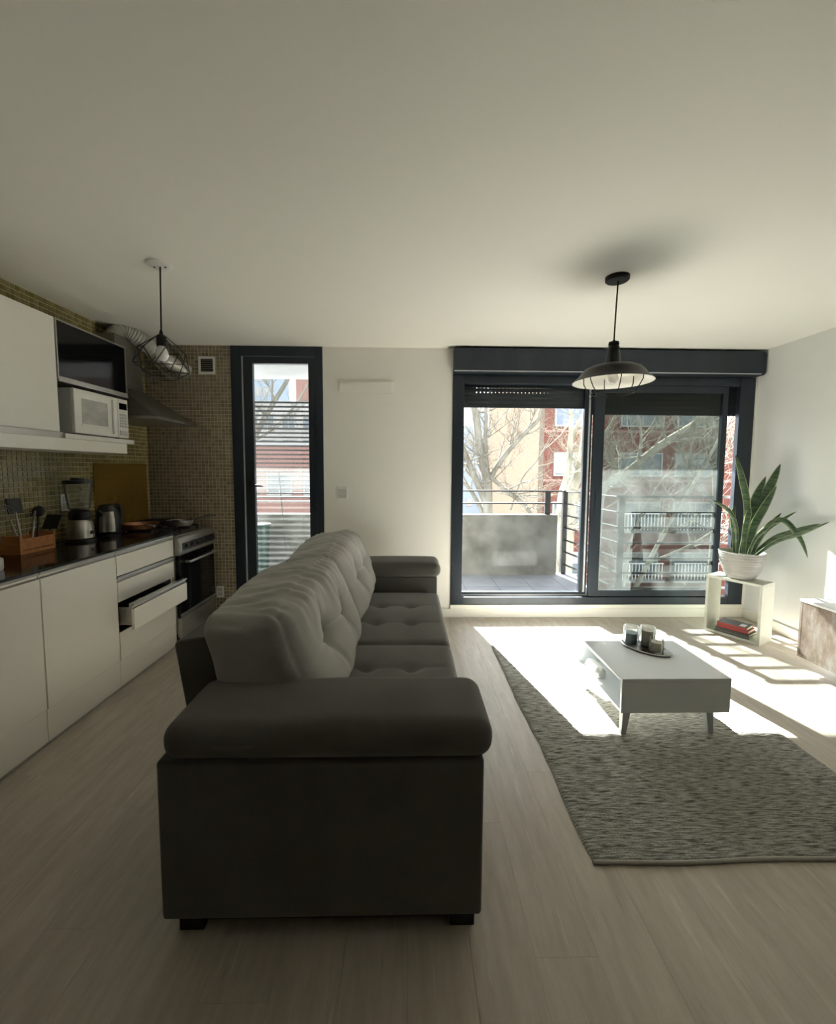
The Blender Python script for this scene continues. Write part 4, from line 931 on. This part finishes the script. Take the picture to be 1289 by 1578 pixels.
for la, lb, sa, sb in ((.31, .02, .03, -.07), (.31, Dc-.08, 0, .02), (Lc-.10, .03, .05, -.03), (Lc-.10, Dc-.08, .05, .02)):
    lo = [Wc @ Vector((la+sa+i*.026, lb+sb+j*.026, 0)) for i, j in ((0,0),(1,0),(1,1),(0,1))]; hi = [Wc @ Vector((la+i*.045, lb+j*.045, .0995)) for i, j in ((0,0),(1,0),(1,1),(0,1))]
    MB().hexa(lo, hi).build('leg', 'bk_dark', cs)

# ------------------------------------------------------------------ outside: street, buildings, trees
base('street', -90, 90, 5.6, 150, -9.3, -9.0, 'street', kind='structure')
def window(parent, x0, x1, z0, z1, y, glass, blind=0, fr='facadepale', bm='blind', n=2):
    t = .09
    f = MB().box(x0-t, x0, y-.10, y+.02, z0-t, z1+t).box(x1, x1+t, y-.10, y+.02, z0-t, z1+t).box(x0, x1, y-.10, y+.02, z1, z1+t).box(x0-.05, x1+.05, y-.18, y+.02, z0-t, z0).build('window', fr, parent)
    w_ = (x1-x0)/n
    for i in range(n): MB().box(x0+i*w_+.02, x0+(i+1)*w_-.02, y-.05, y-.03, z0, z1).build('pane', glass, f)
    for i in range(1, n): MB().box(x0+i*w_-.03, x0+i*w_+.03, y-.08, y-.02, z0, z1).build('mullion', fr, f)
    if blind: MB().box(x0, x1, y-.09, y-.055, z1-(z1-z0)*blind, z1).build('roller_blind', bm, f)
    return f
YBD = 25.0
rb = thing('apartment_building', 'red brick apartment building with pale side wall across the street', 'building', (14, YBD, -9))
MB().box(8.05, 34, YBD, 40, -9, 15).build('front_wall', 'brickred', rb)
MB().box(7.75, 8.045, YBD-.02, 41, -9, 15).build('side_wall', 'brickbeige', rb)
MB().box(7.6, 34, YBD-.1, 40.5, 15.01, 15.6).build('parapet', 'facadepale', rb)
rows = (7.7, 4.72, 1.78, -1.25, -4.25, -7.2)
for ri, zc in enumerate(rows):
    for ci, (xa, xb) in enumerate(((8.75, 10.5), (12.7, 15.15), (16.1, 18.7), (20.4, 22.6), (24.4, 26.6))):
        hz = .62 if ri != 3 else .7
        gl = 'facadeblue' if (ri == 1 and ci == 0) else 'facadeglass'
        window(rb, xa, xb, zc-hz, zc+hz, YBD, gl, blind=(.95 if (ri, ci) in ((2, 0), (4, 3), (5, 1)) else .5 if (ri*3+ci) % 4 == 0 else 0))
    MB().box(8.05, 34, YBD-.05, YBD-.001, zc-1.05, zc-.90).build('sill_band', 'brickpink', rb)
for zc in (-1.25, -4.25):
    for xa in (12.6, 16.0):
        g = MB(); g.box(xa-.05, xa+2.7, YBD-.62, YBD-.58, zc+.1, zc+.16)
        for k in range(14): g.box(xa+k*.2, xa+k*.2+.03, YBD-.615, YBD-.585, zc-.85, zc+.1)
        g.build('balcony_railing', 'wire_white', rb)
        MB().box(xa-.1, xa+2.75, YBD-.7, YBD-.051, zc-1.02, zc-.86).build('balcony_slab', 'facadepale', rb)
fb = thing('apartment_building', 'distant hazy pale tower block left of the red brick building', 'building', (18, 85, -9))
MB().box(11, 17.5, 85, 97, -9, 10.2).build('wall', 'towerblue', fb)
MB().box(13.2, 15.8, 86, 92, 10.21, 13.2).build('roof_house', 'towerblue', fb)
for r_ in range(5):
    for q_ in range(3): MB().box(11.8+q_*2, 12.9+q_*2, 84.9, 84.999, -6+r_*3.1, -4.4+r_*3.1).build('window', 'facadepale', fb)
tw = thing('apartment_building', 'tall pale blue tower seen through the kitchen door', 'building', (-29, 80, -9))
MB().box(-30.5, -25.8, 80, 92, -9, 21).build('wall', 'towerblue', tw)
for r_ in range(9):
    for q_ in range(3): MB().box(-30.0+q_*1.45, -29.0+q_*1.45, 79.9, 79.999, -4+r_*2.7, -2.4+r_*2.7).build('window', 'facadepale', tw)
pk = thing('apartment_building', 'low pinkish brick building beyond the slatted screen', 'building', (-9, 30, -9))
MB().box(-14, -5.2, 30, 40, -9, 3.0).build('wall', 'brickpink', pk)
MB().box(-14.1, -5.1, 29.9, 40.1, 3.01, 3.3).build('parapet', 'facadepale', pk)
for r_ in range(3):
    for q_ in range(3): window(pk, -12.6+q_*2.6, -11.0+q_*2.6, -6.4+r_*3, -5.0+r_*3, 30, 'facadeglass')
wh = thing('apartment_building', 'white stepped building behind the bare branches through the kitchen door', 'building', (-12, 45, -9))
MB().box(-16.5, -9.2, 45, 52, -9, 8.5).build('wall', 'facadepale', wh)
MB().box(-12.2, -9.2, 46, 52, 8.51, 11.5).build('upper_wall', 'brickpink', wh)
for r_ in range(4):
    for q_ in range(3): window(wh, -15.6+q_*2.2, -14.3+q_*2.2, -2.4+r_*2.7, -1.0+r_*2.7, 45, 'facadeglass')

def tree(label, limbs, seed, m='bark', ntw=1.0, loc=None):
    """limbs: list of (points, r0, r1); twigs grow off them at random"""
    rng = random.Random(seed); o = thing('bare_tree', label, 'tree', loc or tuple(limbs[0][0][0]))
    tk_ = MB(); tw_ = MB(); br_ = MB()
    def smooth(P, n=5):
        P = [Vector(p) for p in P]; out = []
        for k in range(len(P)-1):
            a = P[max(k-1, 0)]; b = P[k]; c = P[k+1]; e = P[min(k+2, len(P)-1)]
            for q in range(n):
                u = q/n; out.append(.5*((2*b)+(c-a)*u+(2*a-5*b+4*c-e)*u*u+(3*b-a-3*c+e)*u**3))
        return out+[P[-1]]
    def twig(p, d, L, r, depth):
        n = 5; pts = [p]; dd_ = d.copy()
        for i in range(n):
            dd_ = (dd_+Vector((rng.uniform(-1, 1), rng.uniform(-1, 1), rng.uniform(-.6, 1)))*.28).normalized(); pts.append(pts[-1]+dd_*L/n)
        rad = [r*(1-.75*i/n) for i in range(n+1)]
        (br_ if r > .012 else tw_).tube(pts, rad, 5 if r > .012 else 3, caps=False)
        if depth > 0:
            for i in range(1, n+1):
                for q in range(2 if rng.random() < .55 else 1):
                    a = Vector((rng.uniform(-1, 1), rng.uniform(-1, 1), rng.uniform(-.5, 1))).normalized()
                    twig(pts[i], (dd_*.7+a*.8).normalized(), L*rng.uniform(.35, .65), rad[i]*.55+.0012, depth-1)
    for li, (P, r0, r1) in enumerate(limbs):
        pts = smooth(P); n = len(pts); rad = [r0+(r1-r0)*i/(n-1) for i in range(n)]
        tk_.tube(pts, rad, 9)
        for i in range(2, n):
            if pts[i].z < -3.5 or rng.random() > .5*ntw: continue
            d = (pts[i]-pts[i-1]).normalized(); a = Vector((rng.uniform(-1, 1), rng.uniform(-.7, .7), rng.uniform(-.3, 1))).normalized()
            twig(pts[i], (d*.5+a).normalized(), rng.uniform(.7, 1.7), min(rad[i]*.35, .022)+.004, 2)
    tk_.build('trunk', m, o, smooth='all', fix=False); br_.build('branches', m, o, smooth='all', fix=False, kind='stuff'); tw_.build('twigs', m, o, fix=False, kind='stuff')
    return o
tree('bare forked street tree beyond the left window leaf', [
    ([(2.2, 11, -9), (2.15, 11, -4), (2.09, 11, .29), (2.05, 11, 1.2), (1.85, 11, 2.0), (1.72, 11, 2.9), (1.35, 11.1, 4.2), (.7, 11.2, 6)], .17, .06),
    ([(2.11, 11, .3), (2.12, 11, 1.1), (2.5, 10.9, 1.8), (3.0, 10.8, 2.4), (3.30, 10.7, 2.75), (3.32, 10.6, 3.4), (3.4, 10.5, 5)], .085, .030),
    ([(2.08, 11, 1.3), (2.5, 10.7, .9), (2.95, 10.5, .5), (3.3, 10.3, -.1), (3.5, 10.2, -.7)], .06, .035),
    ([(2.08, 11, .5), (1.7, 11, 1.3), (1.35, 11, 2.1), (.9, 11.1, 3.0), (.3, 11.2, 4.5)], .10, .05),
    ([(2.0, 11, .2), (1.6, 11.2, .95), (1.1, 11.3, 1.25), (.5, 11.4, 1.5)], .06, .025),
    ([(2.1, 11, .9), (1.98, 10.9, 2.2), (1.95, 10.8, 3.0), (1.6, 10.8, 4.4)], .07, .03),
    ([(2.6, 10.6, .4), (2.85, 10.5, 1.2), (3.25, 10.4, 1.75), (3.5, 10.3, 2.3)], .028, .012)], 11)
tree('pale twin stemmed tree in front of the red brick wall', [
    ([(3.5, 10, -9), (3.55, 10, -3), (3.64, 10, .4), (3.8, 10, 1.3), (3.87, 10, 2.2), (3.85, 10, 2.9), (3.8, 10, 4.5)], .10, .04),
    ([(4.0, 10.3, -9), (3.95, 10.3, -3), (4.02, 10.3, .5), (4.18, 10.3, 1.3), (4.34, 10.3, 2.1), (4.36, 10.3, 3.2), (4.5, 10.3, 5)], .17, .08),
    ([(4.2, 10.3, 1.2), (4.5, 10.2, 1.9), (4.9, 10.1, 2.6), (5.3, 10, 3.6)], .05, .02),
    ([(3.9, 10, 2.3), (4.2, 10, 2.9), (4.4, 10, 3.6)], .035, .02)], 23, 'barkwhite')
tree('tree with one long pale diagonal limb across the right window leaf', [
    ([(4.3, 9.7, -9), (4.35, 9.7, -4), (4.4, 9.7, -1), (4.45, 9.7, .6), (4.6, 9.7, 1.05), (5.2, 9.7, 1.45), (5.8, 9.6, 2.0), (6.5, 9.6, 2.45), (7.2, 9.5, 3.0), (8.2, 9.4, 3.9)], .15, .06),
    ([(5.3, 9.7, 1.5), (5.4, 9.7, 2.2), (5.2, 9.7, 3.1)], .04, .02),
    ([(6.0, 9.6, 2.1), (6.8, 9.8, 2.2), (7.6, 10, 2.2)], .03, .012)], 37, 'barkwhite')
tree('thin leaning bare tree low beyond the right window railing', [
    ([(4.4, 8.5, -9), (4.3, 8.5, -4), (4.5, 8.5, -1.8), (5.0, 8.5, -.5), (5.5, 8.5, .5), (6.0, 8.5, 1.4), (6.6, 8.5, 2.6)], .07, .02),
    ([(4.5, 8.5, -1.8), (4.6, 8.6, -.4), (4.9, 8.6, .6), (5.3, 8.6, 1.3)], .03, .012),
    ([(5.0, 8.5, -.5), (5.8, 8.4, -.1), (6.4, 8.4, .3)], .03, .012)], 41, 'barkwhite', 1.3)
tree('bare tree at the right end of the street, beside the window jamb', [
    ([(8.2, 11, -9), (8.2, 11, -3), (8.25, 11, .3), (8.1, 11, 1.8), (7.8, 11, 3), (7.4, 11, 4.6)], .13, .05),
    ([(8.2, 11, .5), (7.6, 11, 1.3), (7.2, 11, 2.0), (6.9, 11, 3.0)], .05, .02)], 53, 'bark')
tree('bare branching tree behind the slatted screen of the kitchen door', [
    ([(-5.2, 12, -9), (-5.1, 12, -3), (-4.9, 12, .8), (-4.5, 12, 2.0), (-3.9, 12, 3.1), (-3.2, 12, 4.2)], .13, .05),
    ([(-4.4, 12, 2.2), (-3.9, 12, 2.5), (-3.2, 12, 3.2), (-2.6, 12, 4.2)], .05, .02)], 67)
